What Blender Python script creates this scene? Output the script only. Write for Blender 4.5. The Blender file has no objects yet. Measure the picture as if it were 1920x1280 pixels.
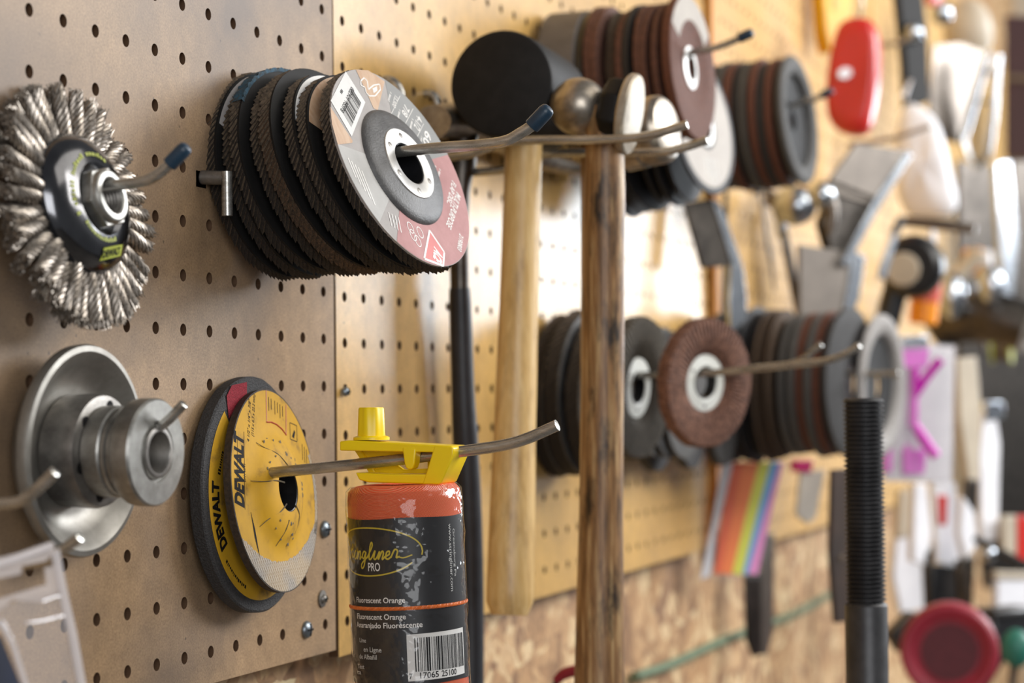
import bpy, math, random
from mathutils import Vector, Matrix
import numpy as np
random.seed(7)
S=0.001; ZOFF=1400.0            # everything below is in millimetres; the wall face is y=0, +x runs along the wall, +z up
PI=math.pi
C=bpy.context.scene.collection
# ---------------------------------------------------------------- camera numbers
CAM=np.array([-714.34,-469.84,-164.49]); YAW,PIT,ROL,FPX=.3496,.0322,-.0088,3828.
_f=np.array([math.cos(PIT)*math.cos(YAW),math.cos(PIT)*math.sin(YAW),math.sin(PIT)])
_r=np.array([math.sin(YAW),-math.cos(YAW),0.]); _u=np.cross(_r,_f)
RT=math.cos(ROL)*_r+math.sin(ROL)*_u; UP=-math.sin(ROL)*_r+math.cos(ROL)*_u; FW=_f
def ray(px,py): return FW+RT*((px-960)/FPX)-UP*((py-640)/FPX)
def at(px,py,d):                 # point at distance d in front of the wall
    v=ray(px,py); return Vector(CAM+v*((-d-CAM[1])/v[1]))
def atX(px,py,X):
    v=ray(px,py); return Vector(CAM+v*((X-CAM[0])/v[0]))
def depth(P): return float((np.array(P)-CAM)@FW)
def mmpx(P): return depth(P)/FPX
def onplane(M,px,py):
    o=np.array(M.translation); n=np.array(M.col[2][:3]); v=ray(px,py)
    t=((o-CAM)@n)/(v@n); P=CAM+v*t
    q=M.inverted()@Vector(P); return q.x,q.y
# ---------------------------------------------------------------- materials
def lin(c):
    o=[]
    for x in c:
        x/=255.; o.append(x/12.92 if x<=.04045 else ((x+.055)/1.055)**2.4)
    return (*o,1.)
def mat(name,c1,c2=None,scale=60,rough=.5,metal=0,bump=0,bscale=400,stretch=(1,1,1),c3=None,coat=0,lo=.35,hi=.65,detail=6,rvar=0,spec=.5,alpha=1,trans=0,sss=0):
    m=bpy.data.materials.new(name); m.use_nodes=True; nt=m.node_tree; N=nt.nodes; L=nt.links
    b=N['Principled BSDF']; b.inputs['Roughness'].default_value=rough; b.inputs['Metallic'].default_value=metal
    b.inputs['Base Color'].default_value=lin(c1); b.inputs['Coat Weight'].default_value=coat; b.inputs['Coat Roughness'].default_value=.12
    b.inputs['Specular IOR Level'].default_value=spec; b.inputs['Alpha'].default_value=alpha; b.inputs['Transmission Weight'].default_value=trans
    tc=N.new('ShaderNodeTexCoord'); mp=N.new('ShaderNodeMapping'); mp.inputs['Scale'].default_value=stretch
    L.new(tc.outputs['Object'],mp.inputs['Vector'])
    if c2:
        n=N.new('ShaderNodeTexNoise'); n.inputs['Scale'].default_value=scale; n.inputs['Detail'].default_value=detail; n.inputs['Roughness'].default_value=.65
        L.new(mp.outputs[0],n.inputs['Vector'])
        r=N.new('ShaderNodeValToRGB'); e=r.color_ramp.elements
        e[0].position=lo; e[0].color=lin(c1); e[1].position=hi; e[1].color=lin(c2)
        if c3: k=e.new((lo+hi)/2); k.color=lin(c3)
        L.new(n.outputs['Fac'],r.inputs['Fac']); L.new(r.outputs['Color'],b.inputs['Base Color'])
        if rvar:
            mr=N.new('ShaderNodeMapRange'); mr.inputs['To Min'].default_value=rough-rvar; mr.inputs['To Max'].default_value=rough+rvar
            L.new(n.outputs['Fac'],mr.inputs['Value']); L.new(mr.outputs[0],b.inputs['Roughness'])
    if bump:
        n2=N.new('ShaderNodeTexNoise'); n2.inputs['Scale'].default_value=bscale; n2.inputs['Detail'].default_value=4
        L.new(mp.outputs[0],n2.inputs['Vector'])
        bp=N.new('ShaderNodeBump'); bp.inputs['Strength'].default_value=bump; bp.inputs['Distance'].default_value=.001
        L.new(n2.outputs['Fac'],bp.inputs['Height']); L.new(bp.outputs['Normal'],b.inputs['Normal'])
    return m
def board_mat(name,base,alt,grime,rough,grime_amt,spec):
    m=bpy.data.materials.new(name); m.use_nodes=True; N=m.node_tree.nodes; L=m.node_tree.links; b=N['Principled BSDF']
    tc=N.new('ShaderNodeTexCoord')
    def noise(s,d=8,r=.6):
        n=N.new('ShaderNodeTexNoise'); n.inputs['Scale'].default_value=s; n.inputs['Detail'].default_value=d; n.inputs['Roughness'].default_value=r; L.new(tc.outputs['Object'],n.inputs['Vector']); return n.outputs['Fac']
    def ramp(f,a,ca,bb,cb):
        r=N.new('ShaderNodeValToRGB'); e=r.color_ramp.elements; e[0].position=a; e[0].color=ca; e[1].position=bb; e[1].color=cb; L.new(f,r.inputs['Fac']); return r.outputs['Color']
    def mix(f,a,bb,t='MIX'):
        x=N.new('ShaderNodeMix'); x.data_type='RGBA'; x.blend_type=t
        if isinstance(f,float): x.inputs[0].default_value=f
        else: L.new(f,x.inputs[0])
        L.new(a,x.inputs[6]); L.new(bb,x.inputs[7]); return x.outputs[2]
    fib=ramp(noise(900,6),.3,lin(base),.7,lin(alt))
    g=N.new('ShaderNodeRGB'); g.outputs[0].default_value=lin(grime)
    cloud=ramp(noise(9,5,.55),.42,(0,0,0,1),.72,(grime_amt,)*3+(1,))
    mid=ramp(noise(75,4,.7),.3,(.8,.8,.8,1),.7,(1.12,1.12,1.12,1)); fib=mix(1.0,fib,mid,'MULTIPLY')
    c=mix(cloud,fib,g.outputs[0])
    v=N.new('ShaderNodeTexVoronoi'); v.inputs['Scale'].default_value=62; v.inputs['Randomness'].default_value=1.; L.new(tc.outputs['Object'],v.inputs['Vector'])
    sp=ramp(v.outputs['Distance'],.025,(.8,.8,.8,1),.06,(0,0,0,1))
    d=N.new('ShaderNodeRGB'); d.outputs[0].default_value=lin((70,58,48)); c=mix(sp,c,d.outputs[0])
    L.new(c,b.inputs['Base Color']); b.inputs['Roughness'].default_value=rough; b.inputs['Specular IOR Level'].default_value=spec
    bp=N.new('ShaderNodeBump'); bp.inputs['Strength'].default_value=.12; bp.inputs['Distance'].default_value=.0006; L.new(noise(1400,3),bp.inputs['Height']); L.new(bp.outputs['Normal'],b.inputs['Normal'])
    return m
def osb_mat():
    m=bpy.data.materials.new('strand_board'); m.use_nodes=True; N=m.node_tree.nodes; L=m.node_tree.links; b=N['Principled BSDF']
    tc=N.new('ShaderNodeTexCoord'); nz=N.new('ShaderNodeTexNoise'); nz.inputs['Scale'].default_value=14; L.new(tc.outputs['Object'],nz.inputs['Vector'])
    ad=N.new('ShaderNodeMix'); ad.data_type='RGBA'; ad.blend_type='LINEAR_LIGHT'; ad.inputs[0].default_value=.045; L.new(tc.outputs['Object'],ad.inputs[6]); L.new(nz.outputs['Color'],ad.inputs[7])
    vs_=[]
    for sc,ro in (((58,58,20),.85),((50,50,22),-.6),((66,66,24),1.5)):
        mp=N.new('ShaderNodeMapping'); mp.inputs['Scale'].default_value=sc; mp.inputs['Rotation'].default_value=(0,ro,0); L.new(ad.outputs[2],mp.inputs['Vector'])
        mp.vector_type='TEXTURE'; mp.inputs['Scale'].default_value=tuple(1/x for x in sc)
        v=N.new('ShaderNodeTexVoronoi'); v.inputs['Scale'].default_value=1; L.new(mp.outputs[0],v.inputs['Vector']); vs_.append(v.outputs['Color'])
    pick=N.new('ShaderNodeTexVoronoi'); pick.inputs['Scale'].default_value=44; L.new(ad.outputs[2],pick.inputs['Vector']); ps=N.new('ShaderNodeSeparateColor'); L.new(pick.outputs['Color'],ps.inputs[0]); cur=vs_[0]
    for k,th in ((1,.35),(2,.7)):
        g=N.new('ShaderNodeMath'); g.operation='GREATER_THAN'; g.inputs[1].default_value=th; L.new(ps.outputs[0],g.inputs[0])
        x=N.new('ShaderNodeMix'); x.data_type='RGBA'; L.new(g.outputs[0],x.inputs[0]); L.new(cur,x.inputs[6]); L.new(vs_[k],x.inputs[7]); cur=x.outputs[2]
    sep=N.new('ShaderNodeSeparateColor'); L.new(cur,sep.inputs[0])
    r=N.new('ShaderNodeValToRGB'); e=r.color_ramp.elements; e[0].position=.0; e[0].color=lin((132,96,64)); e[1].position=1; e[1].color=lin((220,194,150))
    k=e.new(.35); k.color=lin((170,130,88)); k=e.new(.7); k.color=lin((194,156,112)); L.new(sep.outputs[0],r.inputs['Fac'])
    n2=N.new('ShaderNodeTexNoise'); n2.inputs['Scale'].default_value=160; n2.inputs['Detail'].default_value=6; L.new(tc.outputs['Object'],n2.inputs['Vector'])
    mx=N.new('ShaderNodeMix'); mx.data_type='RGBA'; mx.blend_type='OVERLAY'; mx.inputs[0].default_value=.55; L.new(r.outputs['Color'],mx.inputs[6]); L.new(n2.outputs['Fac'],mx.inputs[7])
    L.new(mx.outputs[2],b.inputs['Base Color']); b.inputs['Roughness'].default_value=.62
    bp=N.new('ShaderNodeBump'); bp.inputs['Strength'].default_value=.4; bp.inputs['Distance'].default_value=.002; L.new(sep.outputs[1],bp.inputs['Height']); L.new(bp.outputs['Normal'],b.inputs['Normal'])
    return m
def wave_mat(name,c1,c2,scale,rough,rot=(0,0,0),bump=.5,coat=0,kind='SIN',band='X',dist=0):
    m=mat(name,c1,rough=rough,coat=coat); N=m.node_tree.nodes; L=m.node_tree.links; b=N['Principled BSDF']
    mp=[n for n in N if n.type=='MAPPING'][0]; mp.inputs['Rotation'].default_value=rot
    w=N.new('ShaderNodeTexWave'); w.inputs['Scale'].default_value=scale; w.bands_direction=band; w.wave_profile=kind; w.inputs['Distortion'].default_value=dist; L.new(mp.outputs[0],w.inputs['Vector'])
    r=N.new('ShaderNodeValToRGB'); e=r.color_ramp.elements; e[0].position=.2;e[0].color=lin(c1); e[1].position=.8; e[1].color=lin(c2); L.new(w.outputs['Fac'],r.inputs['Fac']); L.new(r.outputs['Color'],b.inputs['Base Color'])
    bp=N.new('ShaderNodeBump'); bp.inputs['Strength'].default_value=bump; bp.inputs['Distance'].default_value=.0006; L.new(w.outputs['Fac'],bp.inputs['Height']); L.new(bp.outputs['Normal'],b.inputs['Normal'])
    return m
def weave_mat(name,c1,c2,c3,scale,rough):
    m=mat(name,c1,rough=rough); N=m.node_tree.nodes; L=m.node_tree.links; b=N['Principled BSDF']; tc=[n for n in N if n.type=='TEX_COORD'][0]; hs=[]
    for rz in (.62,-.62):
        mp=N.new('ShaderNodeMapping'); mp.inputs['Rotation'].default_value=(0,0,rz); L.new(tc.outputs['Object'],mp.inputs['Vector'])
        w=N.new('ShaderNodeTexWave'); w.inputs['Scale'].default_value=scale; w.inputs['Distortion'].default_value=1.2; w.inputs['Detail Scale'].default_value=40; L.new(mp.outputs[0],w.inputs['Vector']); hs.append(w.outputs['Fac'])
    mxx=N.new('ShaderNodeMath'); mxx.operation='MAXIMUM'; L.new(hs[0],mxx.inputs[0]); L.new(hs[1],mxx.inputs[1])
    n=N.new('ShaderNodeTexNoise'); n.inputs['Scale'].default_value=40; L.new(tc.outputs['Object'],n.inputs['Vector'])
    r0=N.new('ShaderNodeValToRGB'); e=r0.color_ramp.elements; e[0].position=.42;e[0].color=lin(c1); e[1].position=.58;e[1].color=lin(c2); L.new(n.outputs['Fac'],r0.inputs['Fac'])
    r=N.new('ShaderNodeValToRGB'); e=r.color_ramp.elements; e[0].position=.93;e[0].color=(0,0,0,1); e[1].position=.99; e[1].color=(.8,.8,.8,1); L.new(mxx.outputs[0],r.inputs['Fac'])
    x=N.new('ShaderNodeMix'); x.data_type='RGBA'; L.new(r.outputs['Color'],x.inputs[0]); L.new(r0.outputs['Color'],x.inputs[6]); x.inputs[7].default_value=lin(c3); L.new(x.outputs[2],b.inputs['Base Color'])
    bp=N.new('ShaderNodeBump'); bp.inputs['Strength'].default_value=.35; bp.inputs['Distance'].default_value=.0005; L.new(mxx.outputs[0],bp.inputs['Height']); L.new(bp.outputs['Normal'],b.inputs['Normal'])
    return m
def film_mat(name,tint,opac,rough=.12,bump=.6,bscale=70):
    m=bpy.data.materials.new(name); m.use_nodes=True; N=m.node_tree.nodes; L=m.node_tree.links
    for n in list(N): N.remove(n)
    o=N.new('ShaderNodeOutputMaterial'); t=N.new('ShaderNodeBsdfTransparent'); g=N.new('ShaderNodeBsdfGlossy'); d=N.new('ShaderNodeBsdfDiffuse')
    g.inputs['Roughness'].default_value=rough; d.inputs['Color'].default_value=lin(tint); t.inputs['Color'].default_value=(.97,.97,.97,1)
    tc=N.new('ShaderNodeTexCoord'); nz=N.new('ShaderNodeTexNoise'); nz.inputs['Scale'].default_value=bscale; nz.inputs['Detail'].default_value=3; L.new(tc.outputs['Object'],nz.inputs['Vector'])
    bp=N.new('ShaderNodeBump'); bp.inputs['Strength'].default_value=bump; bp.inputs['Distance'].default_value=.004; L.new(nz.outputs['Fac'],bp.inputs['Height'])
    L.new(bp.outputs['Normal'],g.inputs['Normal'])
    f=N.new('ShaderNodeFresnel'); f.inputs['IOR'].default_value=1.5; L.new(bp.outputs['Normal'],f.inputs['Normal'])
    a=N.new('ShaderNodeMixShader'); a.inputs[0].default_value=opac; L.new(t.outputs[0],a.inputs[1]); L.new(d.outputs[0],a.inputs[2])
    c=N.new('ShaderNodeMixShader'); ge=N.new('ShaderNodeNewGeometry'); sb=N.new('ShaderNodeMath'); sb.operation='SUBTRACT'; sb.inputs[0].default_value=1; L.new(ge.outputs['Backfacing'],sb.inputs[1]); mu=N.new('ShaderNodeMath'); mu.operation='MULTIPLY'; L.new(f.outputs[0],mu.inputs[0]); L.new(sb.outputs[0],mu.inputs[1]); L.new(mu.outputs[0],c.inputs[0]); L.new(a.outputs[0],c.inputs[1]); L.new(g.outputs[0],c.inputs[2]); L.new(c.outputs[0],o.inputs['Surface'])
    return m
def wood_mat(name,a,b_,c,stain,amt,rough=.35,seed=0.,nscale=7):
    m=bpy.data.materials.new(name); m.use_nodes=True; N=m.node_tree.nodes; L=m.node_tree.links; b=N['Principled BSDF']
    tc=N.new('ShaderNodeTexCoord')
    def noise(sc,scale,det=6,off=0.):
        mp=N.new('ShaderNodeMapping'); mp.inputs['Scale'].default_value=sc; mp.inputs['Location'].default_value=(seed+off,)*3; L.new(tc.outputs['Object'],mp.inputs['Vector'])
        n=N.new('ShaderNodeTexNoise'); n.inputs['Scale'].default_value=scale; n.inputs['Detail'].default_value=det; n.inputs['Roughness'].default_value=.65; L.new(mp.outputs[0],n.inputs['Vector']); return n.outputs['Fac']
    r=N.new('ShaderNodeValToRGB'); e=r.color_ramp.elements; e[0].position=.3;e[0].color=lin(a); e[1].position=.7; e[1].color=lin(c); k=e.new(.5); k.color=lin(b_)
    L.new(noise((1,1,.06),320),r.inputs['Fac'])
    r2=N.new('ShaderNodeValToRGB'); e=r2.color_ramp.elements; e[0].position=.5; e[0].color=(0,0,0,1); e[1].position=.68; e[1].color=(amt,)*3+(1,)
    L.new(noise((1,1,.3),nscale*14,7,3.),r2.inputs['Fac'])
    x=N.new('ShaderNodeMix'); x.data_type='RGBA'; L.new(r2.outputs['Color'],x.inputs[0]); L.new(r.outputs['Color'],x.inputs[6]); x.inputs[7].default_value=lin(stain); L.new(x.outputs[2],b.inputs['Base Color'])
    b.inputs['Roughness'].default_value=rough
    bp=N.new('ShaderNodeBump'); bp.inputs['Strength'].default_value=.15; bp.inputs['Distance'].default_value=.0008; L.new(noise((1,1,.06),500,3),bp.inputs['Height']); L.new(bp.outputs['Normal'],b.inputs['Normal'])
    return m
# ---------------------------------------------------------------- mesh building
I4=Matrix.Identity(4)
def T(x=0,y=0,z=0): return Matrix.Translation((x,y,z))
def RX(a): return Matrix.Rotation(a,4,'X')
def RY(a): return Matrix.Rotation(a,4,'Y')
def RZ(a): return Matrix.Rotation(a,4,'Z')
class MB:
    def __init__(s): s.v=[];s.f=[];s.m=[]
    def add(s,v,f,M=I4,mi=0):
        o=len(s.v); s.v+=[tuple(M@Vector(p)) for p in v]; s.f+=[tuple(i+o for i in q) for q in f]; s.m+=[mi]*len(f); return s
    def lathe(s,prof,n=48,M=I4,mi=0,closed=False,rf=None,ell=1.,caps=False):
        v=[];f=[];k=len(prof)
        for i in range(n):
            a=2*PI*i/n
            for r,z in prof:
                rr=r*(rf(a,z) if rf else 1); v.append((rr*math.cos(a),ell*rr*math.sin(a),z))
        for i in range(n):
            j=(i+1)%n
            for q in range(k if closed else k-1):
                w=(q+1)%k; f.append((i*k+q,j*k+q,j*k+w,i*k+w))
        if caps and not closed:
            if prof[0][0]>1e-6: f.append(tuple(i*k for i in range(n))[::-1])
            if prof[-1][0]>1e-6: f.append(tuple(i*k+k-1 for i in range(n)))
        return s.add(v,f,M,mi)
    def tube(s,path,r,n=12,M=I4,mi=0,flat=1.,upv=None,caps=True):
        P=[Vector(p) for p in path]; k=len(P); R=r if isinstance(r,(list,tuple)) else [r]*k; v=[];f=[]
        t0=(P[1]-P[0]).normalized(); nrm=Vector(upv) if upv is not None else (Vector((0,0,1)) if abs(t0.z)<.9 else Vector((1,0,0)))
        for i in range(k):
            t=(P[min(i+1,k-1)]-P[max(i-1,0)]).normalized()
            nrm=(nrm-t*nrm.dot(t)).normalized(); b=t.cross(nrm)
            for j in range(n):
                a=2*PI*j/n; v.append(P[i]+nrm*(R[i]*math.cos(a))+b*(R[i]*flat*math.sin(a)))
        for i in range(k-1):
            for j in range(n): f.append((i*n+j,i*n+(j+1)%n,(i+1)*n+(j+1)%n,(i+1)*n+j))
        if caps: f.append(tuple(range(n))[::-1]); f.append(tuple((k-1)*n+j for j in range(n)))
        return s.add(v,f,M,mi)
    def box(s,c,d,M=I4,mi=0):
        x,y,z=d[0]/2,d[1]/2,d[2]/2
        v=[(c[0]+a*x,c[1]+b*y,c[2]+e*z) for a in(-1,1) for b in(-1,1) for e in(-1,1)]
        return s.add(v,[(0,1,3,2),(4,6,7,5),(0,4,5,1),(2,3,7,6),(0,2,6,4),(1,5,7,3)],M,mi)
    def prism(s,poly,z0,z1,M=I4,mi=0):
        n=len(poly); v=[(x,y,z0) for x,y in poly]+[(x,y,z1) for x,y in poly]
        f=[tuple(range(n))[::-1],tuple(range(n,2*n))]+[(i,(i+1)%n,n+(i+1)%n,n+i) for i in range(n)]
        return s.add(v,f,M,mi)
    def loft(s,rings,M=I4,mi=0,caps=True):
        n=len(rings[0]); v=[p for r in rings for p in r]; f=[]
        for i in range(len(rings)-1):
            for j in range(n): f.append((i*n+j,i*n+(j+1)%n,(i+1)*n+(j+1)%n,(i+1)*n+j))
        if caps: f.append(tuple(range(n))[::-1]); f.append(tuple((len(rings)-1)*n+j for j in range(n)))
        return s.add(v,f,M,mi)
    def sphere(s,c,r,n=24,M=I4,mi=0,sc=(1,1,1)):
        k=n//2; pr=[(r*math.sin(PI*i/k),-r*math.cos(PI*i/k)) for i in range(k+1)]; pr[0]=(0,-r); pr[-1]=(0,r)
        return s.lathe(pr,n,M@T(*c)@Matrix.Diagonal((*sc,1)),mi)
    def build(s,name,m,parent=None,M=None,ang=35,bevel=0,bseg=2,sub=0):
        me=bpy.data.meshes.new(name); me.from_pydata([tuple(S*x for x in p) for p in s.v],[],s.f); me.validate()
        ms=m if isinstance(m,(list,tuple)) else [m]
        for x in ms: me.materials.append(x)
        if len(ms)>1 and len(me.polygons)==len(s.m): me.polygons.foreach_set('material_index',s.m)
        me.polygons.foreach_set('use_smooth',[True]*len(me.polygons))
        import bmesh
        bm=bmesh.new(); bm.from_mesh(me); bmesh.ops.remove_doubles(bm,verts=bm.verts,dist=1e-7); bmesh.ops.recalc_face_normals(bm,faces=bm.faces); bm.to_mesh(me); bm.free()
        me.set_sharp_from_angle(angle=math.radians(ang))
        o=bpy.data.objects.new(name,me); C.objects.link(o)
        if parent is not None: o.parent=parent
        if M is not None: place(o,M,parent is None)
        elif parent is None: o.location=(0,0,ZOFF*S)
        if bevel:
            b=o.modifiers.new('bevel','BEVEL'); b.width=bevel*S; b.segments=bseg; b.limit_method='ANGLE'; b.angle_limit=math.radians(40)
        if sub:
            b=o.modifiers.new('sub','SUBSURF'); b.levels=sub; b.render_levels=sub
        return o
def place(o,M,top=True):
    M2=M.copy(); M2.translation=(M.translation+Vector((0,0,ZOFF if top else 0)))*S; o.matrix_local=M2 if o.parent else M2
    if not o.parent: o.matrix_world=M2
def tag(o,label,cat,group=None,kind=None):
    o['label']=label
    if kind!='structure': o['category']=cat
    else: o['category']=cat
    if group: o['group']=group
    if kind: o['kind']=kind
    return o
def thing(name,label,cat,M=I4,group=None):
    o=bpy.data.objects.new(name,None); C.objects.link(o); o.empty_display_size=.01; place(o,M); return tag(o,label,cat,group)
def copy_tree(o):
    c=o.copy(); C.objects.link(c)
    for ch in o.children:
        d=ch.copy(); C.objects.link(d); d.parent=c
        for g in ch.children:
            e=g.copy(); C.objects.link(e); e.parent=d
    return c
def frame(X,d,Z,tilt=0,yaw=0,spin=0):      # disc frame: local z points out of the wall, local y up; degrees
    ti,ya=math.radians(tilt),math.radians(yaw); ct,st=math.cos(ti),math.sin(ti)
    ex=Vector((math.cos(ya),math.sin(ya),0)); n0=Vector((math.sin(ya),-math.cos(ya),0)); ey=Vector((0,0,1))*ct+n0*st; ez=ex.cross(ey)
    M=Matrix(((ex.x,ey.x,ez.x,X),(ex.y,ey.y,ez.y,-d),(ex.z,ey.z,ez.z,Z),(0,0,0,1)))
    return M@RZ(math.radians(spin))
def smooth(P,n=6):
    P=[Vector(p) for p in P]; Q=[P[0]*2-P[1]]+P+[P[-1]*2-P[-2]]; o=[]
    for i in range(1,len(Q)-2):
        for k in range(n):
            t=k/n; a,b,c,d=Q[i-1],Q[i],Q[i+1],Q[i+2]
            o.append(.5*((2*b)+(c-a)*t+(2*a-5*b+4*c-d)*t*t+(3*b-a-3*c+d)*t**3))
    o.append(P[-1]); return o
def text_geo(s,shear=0.,font_space=1.,bold=0.):
    if s.startswith('~'):                   # print too small to read in the photograph: a row of little strokes
        rs=random.Random(len(s)); v=[];f=[]; n=len(s)*2; x=0
        for i in range(n):
            w=rs.uniform(.25,.6); h=rs.choice((.5,.5,.7)); k=len(v)
            if rs.random()>.14: v+=[(x,0),(x+w,0),(x+w,h),(x,h)]; f.append((k,k+1,k+2,k+3))
            x+=w+.22
        return [(a/x,b) for a,b in v],f,x,.7
    cu=bpy.data.curves.new('t','FONT'); cu.body=s; cu.size=1; cu.shear=shear; cu.offset=bold; cu.resolution_u=3; cu.space_character=font_space
    o=bpy.data.objects.new('t',cu); C.objects.link(o); dg=bpy.context.evaluated_depsgraph_get(); dg.update()
    me=o.evaluated_get(dg).to_mesh(); v=[(p.co.x,p.co.y) for p in me.vertices]; f=[tuple(p.vertices) for p in me.polygons]
    o.evaluated_get(dg).to_mesh_clear(); bpy.data.objects.remove(o); bpy.data.curves.remove(cu)
    if not v: return [],[],1,1
    x0=min(p[0] for p in v); x1=max(p[0] for p in v); 
    return [((x-x0)/(x1-x0),y) for x,y in v],f,(x1-x0),.7
def put_text(mb,s,A,B,h,z=.12,mi=0,shear=0.,fn=None,bold=.012):
    """lay the words along A->B (local 2D, width fitted), cap height h"""
    v,f,_,cap=text_geo(s,shear,1.,bold)
    ax,ay=A; dx,dy=B[0]-ax,B[1]-ay; L=math.hypot(dx,dy); ux,uy=dx/L,dy/L; nx,ny=-uy,ux
    pts=[]
    for t,y in v:
        yy=y/cap*h; x_,y_=ax+ux*t*L+nx*yy,ay+uy*t*L+ny*yy
        pts.append(fn(x_,y_) if fn else (x_,y_,z))
    mb.add(pts,f,I4,mi)
def sector(mb,r0,r1,a0,a1,z,n=24,mi=0,M=I4):
    v=[];f=[]
    for i in range(n+1):
        a=a0+(a1-a0)*i/n
        v+=[(r0*math.cos(a),r0*math.sin(a),z),(r1*math.cos(a),r1*math.sin(a),z)]
    f=[(2*i,2*i+1,2*i+3,2*i+2) for i in range(n)]; mb.add(v,f,M,mi)
def poly(mb,pts,z,mi=0): mb.add([(x,y,z) for x,y in pts],[tuple(range(len(pts)))],I4,mi)
def line2(mb,P,w,z,mi=0):
    for a,b in zip(P,P[1:]):
        dx,dy=b[0]-a[0],b[1]-a[1]; L=math.hypot(dx,dy) or 1; nx,ny=-dy/L*w/2,dx/L*w/2
        poly(mb,[(a[0]+nx,a[1]+ny),(a[0]-nx,a[1]-ny),(b[0]-nx,b[1]-ny),(b[0]+nx,b[1]+ny)],z,mi)
# ---------------------------------------------------------------- palette
m_board1=board_mat('worn_hardboard',(184,153,116),(142,114,85),(104,90,80),.5,.85,.4)
m_board2=board_mat('varnished_hardboard',(222,180,106),(198,154,86),(168,132,88),.3,.5,.55)
m_board3=board_mat('pale_hardboard',(216,174,106),(192,150,86),(176,142,100),.55,.4,.35)
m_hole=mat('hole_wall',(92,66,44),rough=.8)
m_osb=osb_mat()
m_zinc=mat('zinc_wire',(196,194,188),(142,139,132),scale=240,rough=.27,metal=.8,rvar=.08,stretch=(1,.2,1))
m_cut=mat('cut_wire_end',(235,235,230),rough=.25,metal=1)
m_cap=mat('blue_vinyl',(34,62,84),(26,48,66),rough=.38)
m_steel=mat('machined_steel',(172,170,165),(132,130,124),scale=120,rough=.4,metal=.85,rvar=.1)
m_steeld=mat('dull_steel',(146,142,136),(104,100,96),scale=90,rough=.46,metal=.8,rvar=.1)
m_dish=mat('pressed_steel',(160,157,150),(126,122,115),scale=30,rough=.46,metal=.75,rvar=.08)
m_chrome=mat('polished_plate',(118,118,120),(92,92,94),scale=25,rough=.16,metal=1)
m_wire=mat('brush_wire',(192,182,170),(112,104,96),scale=500,rough=.4,metal=.9)
m_black=mat('black_rubber',(20,19,18),(30,28,27),scale=120,rough=.62,spec=.25,bump=.1,bscale=600)
m_blackg=mat('black_plastic',(22,22,24),(34,34,36),scale=40,rough=.33)
m_grit=mat('black_abrasive',(22,19,17),(52,44,37),scale=900,rough=.75,bump=.8,bscale=1500)
m_gritb=mat('brown_abrasive',(92,70,50),(46,36,27),scale=700,rough=.8,bump=.8,bscale=1500)
m_gritblue=mat('blue_abrasive',(40,86,110),(30,44,50),scale=300,rough=.7,bump=.6,bscale=1500)
m_gritgrey=mat('grey_abrasive',(92,90,88),(62,61,60),scale=500,rough=.72,bump=.6,bscale=1200)
m_rust=mat('red_brown_abrasive',(112,72,56),(74,46,36),scale=300,rough=.75,bump=.7,bscale=1300,c3=(92,58,44))
m_rustl=mat('terracotta_abrasive',(112,66,48),(80,48,36),scale=400,rough=.75,bump=.6,bscale=1300)
m_fibre=wave_mat('glass_fibre_back',(94,92,90),(112,110,108),900,.6,dist=3)
m_fibrem=mat('fibre_hub',(96,95,94),(66,65,65),scale=60,rough=.5,bump=.25,bscale=900)
m_lblgrey=mat('label_grey',(176,170,166),(160,154,150),scale=40,rough=.6,spec=.25)
m_lblgrey2=mat('label_silver',(150,150,148),(140,140,138),scale=40,rough=.6,spec=.25)
m_lblpale=mat('label_pale',(192,190,186),(180,178,174),scale=60,rough=.6,spec=.25)
m_lblpink=mat('label_dusty_pink',(190,140,138),(172,122,120),scale=45,rough=.6,spec=.25)
m_lbltan=mat('label_wood_print',(206,176,146),(186,146,112),scale=160,rough=.42,stretch=(1,.3,1))
m_white=mat('white_ink',(232,228,222),rough=.5)
m_paper=mat('barcode_paper',(228,226,222),(214,212,208),scale=50,rough=.55)
m_ink=mat('black_ink',(20,18,18),rough=.75,spec=.2)
m_greyink=mat('grey_ink',(190,190,186),rough=.5)
m_red=mat('label_red',(206,82,72),(190,70,62),scale=50,rough=.4)
m_redink=mat('red_ink',(178,70,48),rough=.5)
m_yel=mat('yellow_label',(204,156,36),(140,106,46),scale=70,rough=.65,spec=.2,c3=(196,150,40),lo=.4,hi=.72)
m_yel2=mat('dusty_yellow_label',(196,164,48),(120,100,50),scale=300,rough=.6,bump=.4,bscale=1200)
m_weave=weave_mat('bare_glass_weave',(150,124,84),(120,110,100),(214,206,190),170,.5)
m_redflock=mat('red_flock',(170,44,58),(130,30,42),scale=900,rough=.9,bump=.9,bscale=1500)
m_darkgrit=mat('wheel_rim',(60,58,58),(38,37,37),scale=900,rough=.7,bump=.9,bscale=1200)
m_yplast=mat('yellow_plastic',(252,220,20),(246,208,16),scale=20,rough=.32,spec=.5)
m_twine=wave_mat('orange_twine',(255,92,46),(255,136,92),620,.55,rot=(0,.5,.0),bump=.8,band='Z')
m_wrap=mat('label_charcoal',(27,26,27),(33,32,33),scale=30,rough=.4)
m_gold=mat('gold_ink',(196,172,50),rough=.45)
m_orange=mat('orange_ink',(224,118,48),(200,96,36),scale=300,rough=.5)
m_film=film_mat('clear_shrink_film',(220,215,215),.0,.1,1.,60)
m_pouch=film_mat('clear_pouch',(226,220,220),.13,.16,.5,40)
m_clearbag=film_mat('clear_bag',(232,228,234),.1,.18,.6,30)
m_woodl=wood_mat('pale_hickory',(208,168,104),(220,184,122),(232,202,146),(128,88,44),.45,.36,1.)
m_woodd=wood_mat('weathered_hickory',(92,64,38),(144,106,66),(190,160,114),(36,28,22),.95,.42,5.,6)
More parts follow.
